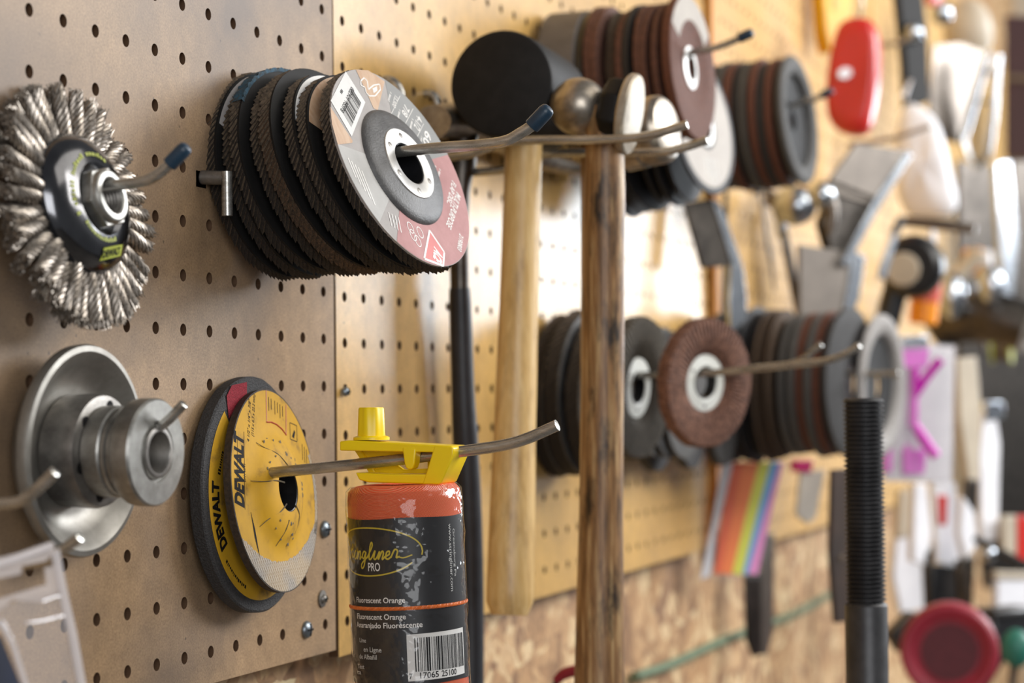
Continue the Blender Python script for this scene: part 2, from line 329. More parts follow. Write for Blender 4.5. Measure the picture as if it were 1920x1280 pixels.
m_grip=mat('black_grip',(30,30,34),(44,44,48),scale=60,rough=.42)
m_tank=mat('dark_tool_steel',(96,90,84),(64,60,56),scale=60,rough=.35,metal=1,rvar=.1)
m_hamsteel=mat('worn_hammer_steel',(186,176,162),(124,114,102),scale=70,rough=.34,metal=.85,rvar=.12)
m_blkpaint=mat('chipped_black_paint',(14,13,13),(96,90,84),scale=110,rough=.55,lo=.6,hi=.72,spec=.3)
# ---------------------------------------------------------------- setting
def structure(name,mb,m,label,cat):
    o=mb.build(name,m); return tag(o,label,cat,kind='structure')
b=MB(); b.box((1900,26,-900),(6200,12,1250)); b.box((1900,26,400),(6200,12,1350)); structure('wall_left',b,m_osb,'strand board wall sheathing behind and below the pegboards','wall')
m_endwall=mat('far_wall_paint',(206,196,178),(190,180,164),scale=3,rough=.7)
b=MB(); b.box((3900,-400,-50),(12,900,2600)); structure('wall_back',b,m_endwall,'cream painted wall at the far end of the pegboards','wall')
m_conc=mat('shop_concrete',(112,108,102),(86,82,78),scale=3,rough=.75)
b=MB(); b.box((1600,-1400,-1405),(7200,3600,10)); structure('floor',b,m_conc,'grey concrete shop floor','floor')
def pegboard(name,x0,x1,ztop,zbot,ox,oz,rot,label,m,seg,th=6,y=0):
    """boards with real drilled holes; ox,oz = a hole centre, hole pitch one inch"""
    P=25.4; r=2.9; mb=MB(); c0=math.ceil((x0-ox)/P+.02); c1=math.floor((x1-ox)/P-.02); r0=math.ceil((zbot-oz)/P+.02); r1=math.floor((ztop-oz)/P-.02)
    xs=[x0]+[ox+(c+.5)*P for c in range(c0,c1)]+[x1]; zs=[zbot]+[oz+(k+.5)*P for k in range(r0,r1)]+[ztop]
    for ci in range(len(xs)-1):
        for ri in range(len(zs)-1):
            hx=ox+(c0+ci)*P; hz=oz+(r0+ri)*P; a0,a1,b0,b1=xs[ci],xs[ci+1],zs[ri],zs[ri+1]
            per=4; sq=[]
            cor=[(a1,b1),(a0,b1),(a0,b0),(a1,b0)]
            n=seg; ring=[];out=[]
            for i in range(n):
                a=2*PI*(i+.5)/n; cx,cz=math.cos(a),math.sin(a); ring.append((hx+r*cx,hz+r*cz))
                tx=((a1-hx) if cx>0 else (hx-a0))/abs(cx) if abs(cx)>1e-6 else 1e9; tz=((b1-hz) if cz>0 else (hz-b0))/abs(cz) if abs(cz)>1e-6 else 1e9
                t=min(tx,tz); out.append((hx+t*cx,hz+t*cz))
            v=[(p[0],y,p[1]) for p in out]+[(p[0],y,p[1]) for p in ring]+[(p[0],y+th,p[1]) for p in ring]+[(p[0],y,p[1]) for p in cor]
            f=[];fm=[]
            for i in range(n):
                j=(i+1)%n; f.append((i,n+i,n+j,j)); 
                # corner fill
                pa,pb=out[i],out[j]
                if abs(pa[0]-pb[0])>1e-6 and abs(pa[1]-pb[1])>1e-6:
                    k=min(range(4),key=lambda q:(cor[q][0]-(pa[0]+pb[0])/2)**2+(cor[q][1]-(pa[1]+pb[1])/2)**2); f.append((i,j,3*n+k))
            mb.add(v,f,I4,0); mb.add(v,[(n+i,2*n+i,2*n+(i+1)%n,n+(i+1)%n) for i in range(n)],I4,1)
    # rim
    cs=[(x0,zbot),(x1,zbot),(x1,ztop),(x0,ztop)]
    v=[(p[0],y,p[1]) for p in cs]+[(p[0],y+th,p[1]) for p in cs]
    mb.add(v,[(i,(i+1)%4,4+(i+1)%4,4+i) for i in range(4)],I4,1)
    piv=T(ox,0,oz)@RY(rot)@T(-ox,0,-oz)
    mb.v=[tuple(piv@Vector(p)) for p in mb.v]
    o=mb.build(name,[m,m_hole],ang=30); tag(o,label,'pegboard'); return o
pegboard('pegboard_panel',-240,292.5,331,-294.5,0,0,0,'tan worn pegboard panel behind the wire wheel and the yellow discs',m_board1,20)
pegboard('pegboard_panel',296.5,1098,330,-299,307.9,-1.3,-.0065,'yellow varnished pegboard panel behind the hammers and grinding wheels',m_board2,14,y=1)
pegboard('pegboard_panel',1150,2080,420,-304,1164,-3,0,'third pegboard panel, beyond the orange wooden batten',m_board3,10,y=1)
pegboard('pegboard_panel',2086,3880,520,-304,2100,-3,0,'farthest pegboard panel, behind the trowels at the end of the wall',m_board3,8,y=1)
m_batten=mat('orange_pine',(214,150,70),(190,126,54),scale=40,rough=.45,stretch=(1,1,.1))
b=MB(); b.box((1112,4,-20),(20,20,540)); tag(b.build('wood_batten',m_batten),'narrow orange pine batten closing the edge of the yellow pegboard','batten')
# ---------------------------------------------------------------- hooks
def hook(name,label,path,r=2.55,cap=0,end=True,group='pegboard hooks',n=8,bracket=True,capm=None):
    P=smooth(path,n); o=MB().tube(P,r,14).build(name,m_zinc); tag(o,label,'hook',group)
    t=(P[-1]-P[-3]).normalized()
    if cap:
        R=r*1.42; Q=[]; rr=[]
        L=cap; base=P[-1]-t*(L-2)
        for u,k in ((0,.96),(.05,1),(.75,.98),(.9,.86),(.97,.6),(1.,.1)): Q.append(base+t*(L*u)); rr.append(R*k)
        MB().tube(Q,rr,18).build('end_cap',capm or m_cap,o)
    elif end:
        MB().tube([P[-1]-t*.1,P[-1]+t*.15],[r*.98,r*.8],14).build('cut_end',m_cut,o)
    if bracket:
        p=P[0]; b=MB(); b.tube(smooth([(p.x,6,p.z-0),(p.x,-4,p.z-2),(p.x,-5,p.z-10),(p.x,-3.2,p.z-22)],5),r*.9,10); b.build('wall_clip',m_zinc,o)
    return o
def fixhook(o): pass
H={}
H['flap']=hook('peg_hook','straight wire hook with blue tip carrying the thick flap disc stack',[(200,3,-41),(200,-40,-41.5),atX(800,279,200),atX(900,271.5,200),atX(948,264,200),atX(975,250,200),atX(1000,233,200),atX(1026,206,200)],2.75,cap=13)
H['wire']=hook('peg_hook','wire hook with blue tip through the twisted wire wheel',[(9,3,-76),(9,-15,-75),atX(205,349,9),atX(255,342,9),atX(284,334,9),atX(312,314,9),atX(346,279,9)],2.3,cap=11)
H['dw']=hook('peg_hook','long wire hook holding the yellow discs and the orange string reel',[(171,3,-196.5),(171,-10,-196),atX(530,884,171),atX(650,872,171),atX(770,859,171),atX(880,844,171),atX(945,834,171),atX(990,821,171),atX(1045,797,171)],2.7)
H['pul']=hook('peg_hook','wire hook poking out through the steel pulley bore',[(17,3,-173),(17,-20,-172),atX(270,806,17),atX(296,801,17),atX(316,787,17),atX(345,757,17)],2.1)
H['near']=hook('peg_hook','nearer of the two long prongs carrying the hammers',[(387,3,-19),(387,-40,-18),atX(960,265,387),atX(1100,262,387),atX(1180,259,387),atX(1222,253,387),atX(1250,245,387),atX(1289,233,387)],2.6)
H['far']=hook('peg_hook','farther of the two long prongs carrying the hammers',[(455,3,-20),(455,-40,-19),atX(1020,290,455),atX(1150,287,455),atX(1240,284.5,455),atX(1272,279,455),atX(1296,273,455),atX(1327,262,455)],2.6)
hook('peg_hook','upper bare wire hook at the left frame edge in front of the pulley',[(-70,3,-196),(-70,-20,-196),atX(-60,946,-85),atX(20,943,-85),atX(48,933,-85),atX(72,914,-85),atX(103,884,-85)],2.1)
hook('peg_hook','lower bare wire hook holding the clear plastic pouch',[(-64,3,-220),(-64,-20,-219),atX(20,1058,-66),atX(60,1055,-66),atX(92,1046,-66),atX(116,1031,-66),atX(150,1007,-66)],2.1)
hook('peg_hook','wire hook with blue tip through the brown grinding wheels at the top',[(654,3,74),(654,-60,75),atX(1293,99,654),atX(1330,92,654),atX(1362,82,654),atX(1408,62,654)],2.5,cap=11)
hook('peg_hook','wire hook with blue tip through the grey and rust disc stack',[(1040,3,84),(1040,-60,85),atX(1500,192,1040),atX(1525,187,1040),atX(1558,170,1040)],2.6,cap=11)
hook('peg_hook','longer prong running through the white hubbed discs',[(660,3,-145),(660,-60,-143),atX(1330,699,660),atX(1420,690,660),atX(1500,682,660),atX(1550,676,660),atX(1585,664,660),atX(1612,647,660)],2.5)
hook('peg_hook','shorter prong beside the one through the white hubbed discs',[(686,3,-143),(686,-60,-141),atX(1340,694,686),atX(1450,688,686),atX(1500,676,686),atX(1540,645,686)],2.3)
hook('peg_hook','short wire hook carrying the pale fronted cutting disc stack',[(760,3,50),(760,-60,50),(760,-93,50)],2.5,end=False)
hook('peg_hook','wire hook running through the row of thin black discs',[(1085,3,-136),(1085,-90,-137),(1085,-175,-138)],2.5)
hook('peg_hook','grey wire hook behind the red reel',[atX(1640,85,1700)+Vector((0,40,0)),atX(1660,84,1700),atX(1690,78,1700),atX(1712,66,1700)],3.2,bracket=False)
hook('peg_hook','grey wire hook in front of the white bag',[atX(1640,268,1500)+Vector((0,30,0)),atX(1670,260,1500),atX(1745,236,1500)],2.6,bracket=False)
# small steel peg holder between wire wheel and flap discs
M=T(*at(428,334,14)); o=thing('peg_holder','short steel peg bracket on the board behind the flap discs','bracket',M)
b=MB(); b.tube([(0,0,0),(-1,14,1)],3.4,16); b.box((-1,15,0),(11,2,9)); b.build('bracket_arm',m_steeld,o,bevel=.6)
b=MB(); b.tube([(-1.5,0,3),(-1.5,-.2,-18)],2.6,16); b.build('peg',m_zinc,o)
for px,py,d,nm in ((752,176,10,'bright wire hook root on the yellow board, nearer the flap discs'),(822,201,8,'bright wire hook root on the yellow board, nearer the rubber mallet')):
    p=at(px,py,d); b=MB(); b.tube(smooth([(p.x,6,p.z+9),(p.x,-4,p.z+8),(p.x,-d,p.z),(p.x,-d+1,p.z-14)],5),2.6,12); tag(b.build('hook_root',m_zinc),nm,'hook')
# ---------------------------------------------------------------- twisted wire wheel
MW=frame(9,23.5,-79,-11.5,-1.5); o=thing('wire_wheel','round knotted wire brush wheel with polished centre plate','wire wheel',MW)
b=MB(); b.tube([(26+i*2.9,0,0) for i in range(9)],[1.9]*8+[1.7],10,upv=(0,0,1))
for k in range(8):
    a0=2*PI*k/8; path=[]; tip=random.uniform(-.5,1.2)
    for i in range(25):
        t=i/24; a=a0+t*6.6; rr=2.35*(1-.1*math.cos(t*PI*2.2))*(1+.22*max(0,t-.86)/.14)
        path.append((26+24*t+tip*max(0,t-.9)*10*.1,rr*math.cos(a),rr*math.sin(a)))
    b.tube(path,[.88]*23+[.75,.55],6,upv=(0,0,1))
for k in range(34):
    a=random.uniform(0,2*PI); r=random.uniform(.4,3.3); y,z=r*math.cos(a),r*math.sin(a); b.tube([(46,y,z),(49.4,y*1.05,z*1.05),(50.6+random.uniform(-.6,1.5),y*1.2+random.uniform(-.4,.4),z*1.2+random.uniform(-.4,.4))],.26,4,upv=(0,0,1))
knot=b.build('wire_knot',m_wire,o,M=T(0,0,-6.2))
NK=38
for k in range(1,2*NK):
    c=knot.copy(); C.objects.link(c); c.parent=o; rear=k>=NK; Mk=RZ(2*PI*(k+.5*rear)/NK+random.uniform(-.035,.035))@T(random.uniform(-.9,.7),0,(-10.4 if rear else -6.2)+random.uniform(-.7,.7))@RY(random.uniform(-.05,.05))@RX(random.uniform(0,6)); M2=Mk.copy(); M2.translation*=S; c.matrix_local=M2
pr=[(7.2,3.2),(12,3.4),(14,4.2),(15.5,5),(20,4.2),(25,2.2),(28.4,-.6),(29.4,-2.6),(29.1,-3.4),(27,-3.4),(7.2,-3.4)]
fp=MB().lathe(pr,96,closed=True).build('face_plate',m_chrome,o,ang=28)
b=MB(); pr=[(29.1,-3.2),(29.7,-3.6),(29.5,-4.6),(26,-5),(24,-12),(7.5,-12),(7.5,-3.4)]; b.lathe(pr,72,closed=True).build('back_plate',m_blackg,o)
b=MB(); hexr=13.6; poly6=[(hexr*math.cos(PI/3*i+.2),hexr*math.sin(PI/3*i+.2)) for i in range(6)]
b.lathe([(7.6,3.2),(13.6,3.2),(13.6,8.4),(7.6,8.4)],6,RZ(.2),closed=True); b.lathe([(11.4,8.4),(11.1,10.2),(10.5,10.9),(8,10.9),(7,10.2),(6.7,9)],48)
nut=b.build('hex_nut',m_steel,o,bevel=.5)
b=MB(); b.lathe([(6.75,10.2),(6.4,9.6)]+[(6.3-.5*(i%2),9.4-i*.75) for i in range(18)]+[(6.4,-6)],32); b.build('threaded_bore',m_steeld,nut)
b=MB(); lm=lambda x,y:(x,y,0)
def dome(r): 
    P=[(7,3.6),(12,3.6),(14,4.4),(15.5,5.2),(20,4.4),(25,2.4),(28.4,-.4)]
    for (a,za),(c,zc) in zip(P,P[1:]):
        if a<=r<=c: return za+(zc-za)*(r-a)/(c-a)
    return -.4
def domept(x,y,e=.12): return (x,y,dome(math.hypot(x,y))+e)
def arc_text(mb,s,r,a0,a1,h,fn,mi=0,bold=.012):
    v,f,_,cap=text_geo(s,bold=bold); pts=[]
    for t,y in v:
        a=a0+(a1-a0)*t; rr=r+y/cap*h; pts.append(fn(rr*math.cos(a),rr*math.sin(a)))
    mb.add(pts,f,I4,mi)
arc_text(b,'~~~~~~~~~~~~',18.2,math.radians(205),math.radians(60),2.1,domept)
arc_text(b,'~~~~~~~~',18.2,math.radians(300),math.radians(215),-1.9,domept)
m_lime=mat('lime_print',(164,172,50),rough=.5)
b.build('lettering',m_lime,fp)
b=MB(); q=[onplane(MW@T(0,0,1),px,py) for px,py in ((183,468),(219,461),(221,481),(184,490))]
for i in range(4):
    a,c=q[i],q[(i+1)%4]
ring=[];N_=8
v=[];f=[]
for i in range(N_+1):
    for j in range(4):
        s_,t_=i/N_,j/3; x=(q[0][0]*(1-s_)+q[1][0]*s_)*(1-t_)+(q[3][0]*(1-s_)+q[2][0]*s_)*t_; y=(q[0][1]*(1-s_)+q[1][1]*s_)*(1-t_)+(q[3][1]*(1-s_)+q[2][1]*s_)*t_; v.append(domept(x,y,.15))
for i in range(N_):
    for j in range(3): f.append((i*4+j,(i+1)*4+j,(i+1)*4+j+1,i*4+j+1))
b.add(v,f); bpt=b.build('brand_patch',m_lime,fp)
b=MB(); A=(q[3][0]*.94+q[2][0]*.06,q[3][1]*.94+q[2][1]*.06); B=(q[3][0]*.08+q[2][0]*.92,q[3][1]*.08+q[2][1]*.92)
put_text(b,'DEWALT',(A[0],A[1]+.9),(B[0],B[1]+.9),2.6,fn=lambda x,y:domept(x,y,.25),bold=.05); b.build('brand_letters',m_ink,fp)
# ---------------------------------------------------------------- steel pulley
MP=frame(17,0,-180.5,1.2,-1.5); o=thing('steel_pulley','grey steel pulley with wide dished flange and stepped hub','pulley',MP)
MB().lathe([(10,8),(26,8),(31,9),(35,12.5),(38.5,16),(41,17.6),(43.3,17.2),(44,15.5),(43.6,12.5),(41,10.5),(37,6),(32,4),(10,4)],96,closed=True).build('dished_flange',m_dish,o)
b=MB(); b.lathe([(10,8),(22.4,8),(23.2,9),(23.6,22),(22.8,24.5),(20.5,25.2),(10,25.2)],80,closed=True)
col=b.build('collar',m_steeld,o)
for k in range(6):
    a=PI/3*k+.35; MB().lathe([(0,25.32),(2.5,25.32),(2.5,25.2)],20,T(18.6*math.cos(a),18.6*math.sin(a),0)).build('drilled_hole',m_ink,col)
MB().lathe([(9,25),(18.2,25),(18.8,25.8),(18.8,33),(18.2,33.8),(9,33.8)],72,closed=True).build('spacer_ring',m_steel,o)
MB().lathe([(9,33.8),(17.6,33.8),(18.2,34.3),(18.2,36),(17,36.6),(17,38.2),(17.7,38.6),(17.7,40),(9,40)],72,closed=True).build('spacer_ring',m_steel,o)
MB().lathe([(9.4,40),(20.6,40),(21.6,41),(22,43),(22,49),(21.2,50),(12.4,50.2),(11.8,49.2),(11,49.2),(10.7,50.4),(9.4,50.4)],80,closed=True).build('front_flange',m_steel,o,ang=25)
MB().lathe([(10.6,49),(10.6,50.9),(10,51.2),(8.7,51.2),(8.2,50.4),(8.1,2),(9,2)],48).build('bore_sleeve',m_steeld,o)
# ---------------------------------------------------------------- DeWALT grinding wheels
MF=frame(186,18,-204,-6.7,2.6); F_=lambda px,py:onplane(MF,px,py)
def ragged(amp,fr,seed):
    rs=random.Random(seed); ph=[rs.uniform(0,6.28) for _ in range(6)]
    return lambda a,z: 1+amp*sum(math.sin(fr*(i+1)*a+ph[i])/(i+1) for i in range(6))
MB2=frame(181,3.4,-206,-2.6,1.0)
o=thing('grinding_wheel','thick black grinding wheel with yellow label, behind the worn yellow one','grinding wheel',MB2,'yellow grinding wheels')
MB().lathe([(11,0),(56.8,0),(57.5,.8),(57.5,6.2),(56.6,7),(52.5,7.2),(30,7.2),(11,7.2)],128,closed=True,rf=ragged(.002,9,3)).build('abrasive_body',m_darkgrit,o)
b=MB(); sector(b,24,51.5,math.radians(128),math.radians(300),7.35,60); lr=b.build('label_ring',m_yel,o)
b=MB(); q=[onplane(MB2@T(0,0,7.3),px,py) for px,py in ((424,742),(434,722),(462,716),(462,740),(440,770),(428,785))]
poly(b,q,7.6); b.build('red_patch',m_redflock,o)
b=MB(); qa=onplane(MB2@T(0,0,7.4),437,1005); qb=onplane(MB2@T(0,0,7.4),414,858)
def arcmap(r): pass
def pol(p): return math.hypot(*p),math.atan2(p[1],p[0])
ra,aa=pol(qa); rb,ab=pol(qb)
arc_text(b,'DEWALT',41.6,math.radians(212),math.radians(170),6.6,lambda x,y:(x,y,7.5),bold=.05)
arc_text(b,'~~~~~',40.5,math.radians(165),math.radians(146),2.6,lambda x,y:(x,y,7.5))
arc_text(b,'~~~~~~~~',46.5,math.radians(252),math.radians(218),1.7,lambda x,y:(x,y,7.5))
b.build('lettering',m_ink,lr)
o=thing('grinding_wheel','worn yellow grinding wheel with cracked raised hub, front of the pair','grinding wheel',MF,'yellow grinding wheels')
prof=[(11.1,-4),(49.6,-4),(50,0),(33,.1),(28,1.2),(22,4.6),(17,6.2),(13,6.6),(11.1,6.2)]
MB().lathe(prof[:3]+[(49.9,0),(33,0),(28,1.1),(22,4.5),(17,6.1),(13,6.5),(11.1,6.1)],120,closed=True,rf=ragged(.0016,7,5)).build('abrasive_body',mat('wheel_edge_brown',(66,52,38),(44,36,30),scale=500,rough=.75,bump=.6),o)
hz=lambda r: 0 if r>33 else (1.1*(33-r)/5 if r>28 else (1.1+3.4*(28-r)/6 if r>22 else (4.5+1.6*(22-r)/5 if r>17 else 6.1+.4*(17-r)/4)))
def lay(x,y,e=.1): return (x,y,hz(math.hypot(x,y))+e)
b=MB(); v=[];f=[]; rr=[11.3,13,17,19.5,22,25,28,30.5,33,38,44,49.2]; n=96
for i in range(n):
    a=2*PI*i/n
    for r in rr: v.append(lay(r*math.cos(a),r*math.sin(a),.06))
for i in range(n):
    for k in range(len(rr)-1): f.append((i*len(rr)+k,((i+1)%n)*len(rr)+k,((i+1)%n)*len(rr)+k+1,i*len(rr)+k+1))
b.add(v,f); yl=b.build('yellow_label',m_yel,o)
b=MB(); v=[]; rs=random.Random(8)
for i in range(61):
    t=i/60; a=math.radians(205+135*t); r0=49.2-14.5*max(0,math.sin(PI*t))**.7+rs.uniform(-.5,.5); v+=[(r0*math.cos(a),r0*math.sin(a),.16),(49.4*math.cos(a),49.4*math.sin(a),.16)]
b.add(v,[(2*i,2*i+1,2*i+3,2*i+2) for i in range(60)]); b.build('bare_weave',m_weave,o)
b=MB(); sector(b,46.5,49.4,math.radians(330),math.radians(380),.16,30); b.build('worn_rim',m_weave,o)
b=MB(); fz=lambda x,y:lay(x,y,.14)
put_text(b,'DEWALT',F_(457,952),F_(455,813),9.4,fn=fz,shear=.12,bold=.05)
line2(b,[F_(459,955),F_(457,809)],.35,.16); line2(b,[F_(444,938),F_(445,818)],.35,.16)
put_text(b,'DW4541',F_(460.5,903),F_(459.5,870),2.1,fn=fz)
put_text(b,'4 1/2" x 1/4" x 7/8"',F_(467,829),F_(470,750),2.5,fn=fz,shear=.1)
put_text(b,'(115 x 6.3 x 22.2 mm)',F_(475,818),F_(478,740),2.5,fn=fz,shear=.1)
for i in range(6):
    x=503+i*4.8+(i>=2)*2.; y0=744+i*3.4; put=F_
    line2(b,[F_(x,y0),F_(x+.6,y0+26-(i%2)*6)],.55,.16)
q=[F_(543,792),F_(556,798),F_(556.5,828),F_(544,823)]; line2(b,q+[q[0]],.4,.16)
poly(b,[F_(547,818),F_(551,806),F_(553,810),F_(551,822)],.16)
for i in range(3): line2(b,[F_(566+i*4,832+i*5),F_(567+i*4,862+i*5)],.5,.16)
for i in range(7): line2(b,[F_(470+i*1.2,960+i*5),F_(478+i*1.5,1010+i*6)],.35,.17)
b.build('lettering',m_ink,yl)
b=MB(); line2(b,[F_(498.5,731.5),F_(499.6,791)],.7,.18); line2(b,[F_(535.7,758.5),F_(536,815.4)],.7,.18)
A=[F_(499.6,791),F_(508,791),F_(518,795.5),F_(528,804),F_(536,815.4)]
for a,c in zip(A,A[1:]):
    m1=lay(*a,.2);m2=lay(*c,.2); b.tube([m1,m2],.35,6)
b.build('red_border',m_redink,yl)
b=MB()
rs=random.Random(4)
for pts in (((541,880),(533,868),(520,850),(507,838),(498,827)),((528,905),(515,901),(501,902),(488,899)),((533,945),(525,958),(512,972),(505,985)),((551,948),(559,962),(562,980),(560,1000)),((540,975),(538,995),(534,1022))):
    P=[lay(*onplane(MF@T(0,0,hz(18)),px,py),.12) for px,py in pts]
    b.tube(smooth(P,4),[.42*(1-.7*i/(4*(len(P)-1))) for i in range(4*(len(P)-1)+1)],5)
for k in range(26):
    a=rs.uniform(-.3,5.4); r=rs.uniform(16,27); p=lay(r*math.cos(a),r*math.sin(a),.1); 
    b.sphere(p,1,8,sc=(rs.uniform(.4,1.3),rs.uniform(.4,1.6),.08))
b.build('cracks',mat('dark_dirt',(70,62,50),(110,98,70),scale=300,rough=.8),o)
MB().lathe([(11.2,6.4),(10.9,6.3),(10.8,-5),(11.3,-6)],64).build('bore_lining',m_blackg,o)
# ---------------------------------------------------------------- flap discs
def flap_disc(X,d,Z,R,tilt,yaw,spin,label,m_flap,m_plate,th=8,nfl=92,group='flap discs on the blue tipped hook',lab=None,hub=True,seed=1,hubr=.57,holes=False,name='flap_disc',m_hub=None,m_ring=None):
    M=frame(X,d,Z,tilt,yaw,spin); o=thing(name,label,'flap disc',M,group); rs=random.Random(seed)
    b=MB()
    for k in range(nfl):
        a=2*PI*k/nfl; Mk=RZ(a); r1=R*(.995+rs.uniform(-.006,.007)); w=2*PI*R/nfl*1.05; z0=-1.2; z1=-th-rs.uniform(-.2,.7)
        # each flap leans over its neighbour
        x0,x1=R*.56,r1; x2=r1-.95
        v=[(x0,-.1*w,z0),(x2,-.1*w,z0),(x2,w*1.6,z1),(x0,w*.9,z1),(x0,.8*w,z0),(x1,.95*w,z0),(x1,w*2.65,z1),(x0,w*1.7,z1)]
        b.add(v,[(0,1,2,3),(0,4,5,1),(3,2,6,7),(1,5,6,2),(0,3,7,4)],Mk); b.add(v,[(4,7,6,5)],Mk,1)
    b.build('flap_ring',[m_flap,m_edge],o,ang=20)
    rf=ragged(.004,11,seed); h=R*hubr
    MB().lathe([(11.2,-1.4),(R*.985,-1.4),(R*.99,0),(h,0.02),(11.2,.02)],96,closed=True,rf=lambda a,z:1).build('backing_plate',m_plate,o)
    if hub:
        MB().lathe([(h+.6,-.05),(h+.2,.9),(h-1.2,2.1),(h*.86,2.7),(20.2,4.0),(19,4.2),(11.2,4.2),(11.2,-1)],88,closed=True).build('fibre_hub',m_hub or m_fibrem,o,ang=50)
        MB().lathe([(19,4.2),(18.8,4.7),(11.9,4.8),(11.2,4.4),(11,-7),(11.6,-7),(11.4,4.2)],64,closed=True).build('metal_ring',m_ring or m_cutring,o)
    return o,M
m_edge=mat('abrasive_cloth_edge',(112,94,74),(58,48,38),scale=600,rough=.8)
m_cutring=mat('stamped_aluminium',(206,204,200),(184,182,178),scale=70,rough=.42,metal=.75)
tl,yw=-23,-9
m_shade_plate=mat('shade_dark_backing',(26,24,23),(18,17,16),scale=80,rough=.7,spec=.3)  # near-black colour stands in for shade in disc gaps and bores
specs=[ # d, spin, R, label, flap, label patch
 (14,0,52.5,'rearmost grey labelled flap disc of the stack on the blue tipped hook',m_grit,m_lblgrey),
 (21.5,20,51.5,'second flap disc from the board, black and unlabelled',m_grit,None),
 (30,70,53.,'flap disc with a blue abrasive rim in the middle of the stack',m_grit,None),
 (39,100,52,'flap disc with shaggy dark edge in front of the blue rimmed one',m_grit,None),
 (48,160,54.,'flap disc with wide frayed brown edge standing proud of the stack',m_gritb,None),
 (57.5,220,53,'flap disc with torn white label, third from the front of the stack',m_grit,m_paper),
 (68,200,53.2,'flap disc with tan label, directly behind the front one',m_grit,m_lbltan)]
for i,(d,sp,R,lb,mf,mp) in enumerate(specs):
    jt=((0,0),(1.2,-1),(-1.3,1.6),(.8,-.6),(-.6,1.8),(1.4,.4),(-.8,-.8))[i]; o,M=flap_disc(201+jt[0],d,-47.5+jt[1],R,(-8,-12,-15.5,-18.5,-20.5,-22,-22.5)[i]+jt[1]*.4,yw+jt[0]*1.3,sp,lb,mf,m_shade_plate,th=5.8 if i!=4 else 7.2,seed=i+2,nfl=100,m_ring=m_shade_plate,m_hub=m_shade_plate)
    if mp:
        b=MB(); Mi=M.inverted()
        # torn label patch near the top of the disc
        a0=math.radians(90-sp); sector(b,R*.6,R*.97,a0-.35,a0+1.15,.12,24); b.build('label_patch',mp,o)
    if 'blue abrasive' in lb:
        b=MB(); a0=math.radians(78-sp)
        for (r0,r1,z0,z1) in ((51.3,53.2,.3,.3),(53.2,53.5,.3,-6)): 
            v=[];f=[]
            for k in range(25):
                a=a0+1.15*k/24; v+=[(r0*math.cos(a),r0*math.sin(a),z0),((r1+.5*math.sin(k*2.4))*math.cos(a),(r1+.5*math.sin(k*2.4))*math.sin(a),z1)]
            b.add(v,[(2*k,2*k+1,2*k+3,2*k+2) for k in range(24)])
        b.build('blue_rim',m_gritblue,o)
# the front disc with its full label
o,MFD=flap_disc(201,80,-47,54,tl,yw,0,'front flap disc with pink and grey printed label facing out',m_grit,m_lblgrey,th=6,seed=21)
G=lambda px,py:onplane(MFD,px,py)
angof=lambda px,py:math.atan2(*G(px,py)[::-1])
H_=.57*54
b=MB(); a0=angof(840,290); a1=angof(745,440)-2*PI if angof(745,440)>0 else angof(745,440)
sector(b,H_,53.2,a1,a0,.1,60); b.build('pink_label_sector',m_lblpink,o)
b=MB(); aL0=angof(634,270); aL1=angof(712,415); aL0%=2*PI; aL1%=2*PI; sector(b,H_,53.2,min(aL0,aL1),max(aL0,aL1),.1,30); b.build('silver_label_sector',m_lblpale,o)
b=MB(); aa=angof(722,152); ab=angof(840,290); sector(b,H_,53.2,ab,aa,.1,30); b.build('grey_label_sector',m_lblgrey2,o)
b=MB(); poly(b,[G(667,131),G(690,132),G(721,153),G(708,207),G(700,203),G(690,180)],.14); b.build('wood_print',m_lbltan,o); b=MB(); poly(b,[G(619,200),G(661,264),G(660,268),G(633,271),G(622,232)],.14); b.build('wood_print',m_lbltan,o)
b=MB(); Q=[G(647.6,134),G(684.4,192),G(659,256.5),G(619.5,189)]; poly(b,Q,.2); st=b.build('barcode_sticker',m_paper,o)
b=MB(); bl=lambda s,t:(Q[0][0]*(1-s)*(1-t)+Q[1][0]*s*(1-t)+Q[2][0]*s*t+Q[3][0]*(1-s)*t, Q[0][1]*(1-s)*(1-t)+Q[1][1]*s*(1-t)+Q[2][1]*s*t+Q[3][1]*(1-s)*t)
rs=random.Random(12); t=.14
while t<.86:
    w=rs.choice([.008,.008,.016,.024]); poly(b,[bl(.42,t),bl(.88,t),bl(.88,t+w),bl(.42,t+w)],.26); t+=w+rs.choice([.01,.014,.022])
put_text(b,'082901 18578',bl(.36,.12),bl(.36,.88),2.6,z=.26); put_text(b,'~~',bl(.12,.42),bl(.12,.58),2.2,z=.26)
b.build('barcode',m_ink,st)
b=MB()
for s_,A,B,h in (('MULTI-PURPOSE',(855,359),(836,421),4.0),('FLAP DISC',(847,338),(837,379),3.6),('2190803',(861,437),(857,466),3.2),('60',(797,243),(792,266),5.2),('4-1/2',(781.5,214),(775.5,236),4.6),('7/8',(758,195),(752.7,211),4.2),('13,300',(740,178),(734.5,197),2.7),('~~~~',(731,172),(726,188),1.7),('~~~~',(789,255),(787,265),1.6),('~~~~',(748,205),(744,219),1.7),('~~~~',(772,222),(767,240),1.7),('~~~~',(823,316),(819,332),1.9),('~~~~',(815,310),(810,330),1.6)):
    put_text(b,s_,G(*A),G(*B),h,z=.2,bold=.016)
line2(b,[G(749.5,180),G(731,218)],.3,.2); line2(b,[G(774,204),G(755,241)],.3,.2); line2(b,[G(794,232),G(776,268)],.3,.2)
P5=[G(805,432),G(832.5,473),G(830.5,498.5),G(795,485)]; line2(b,P5+[P5[0]],1.3,.19)
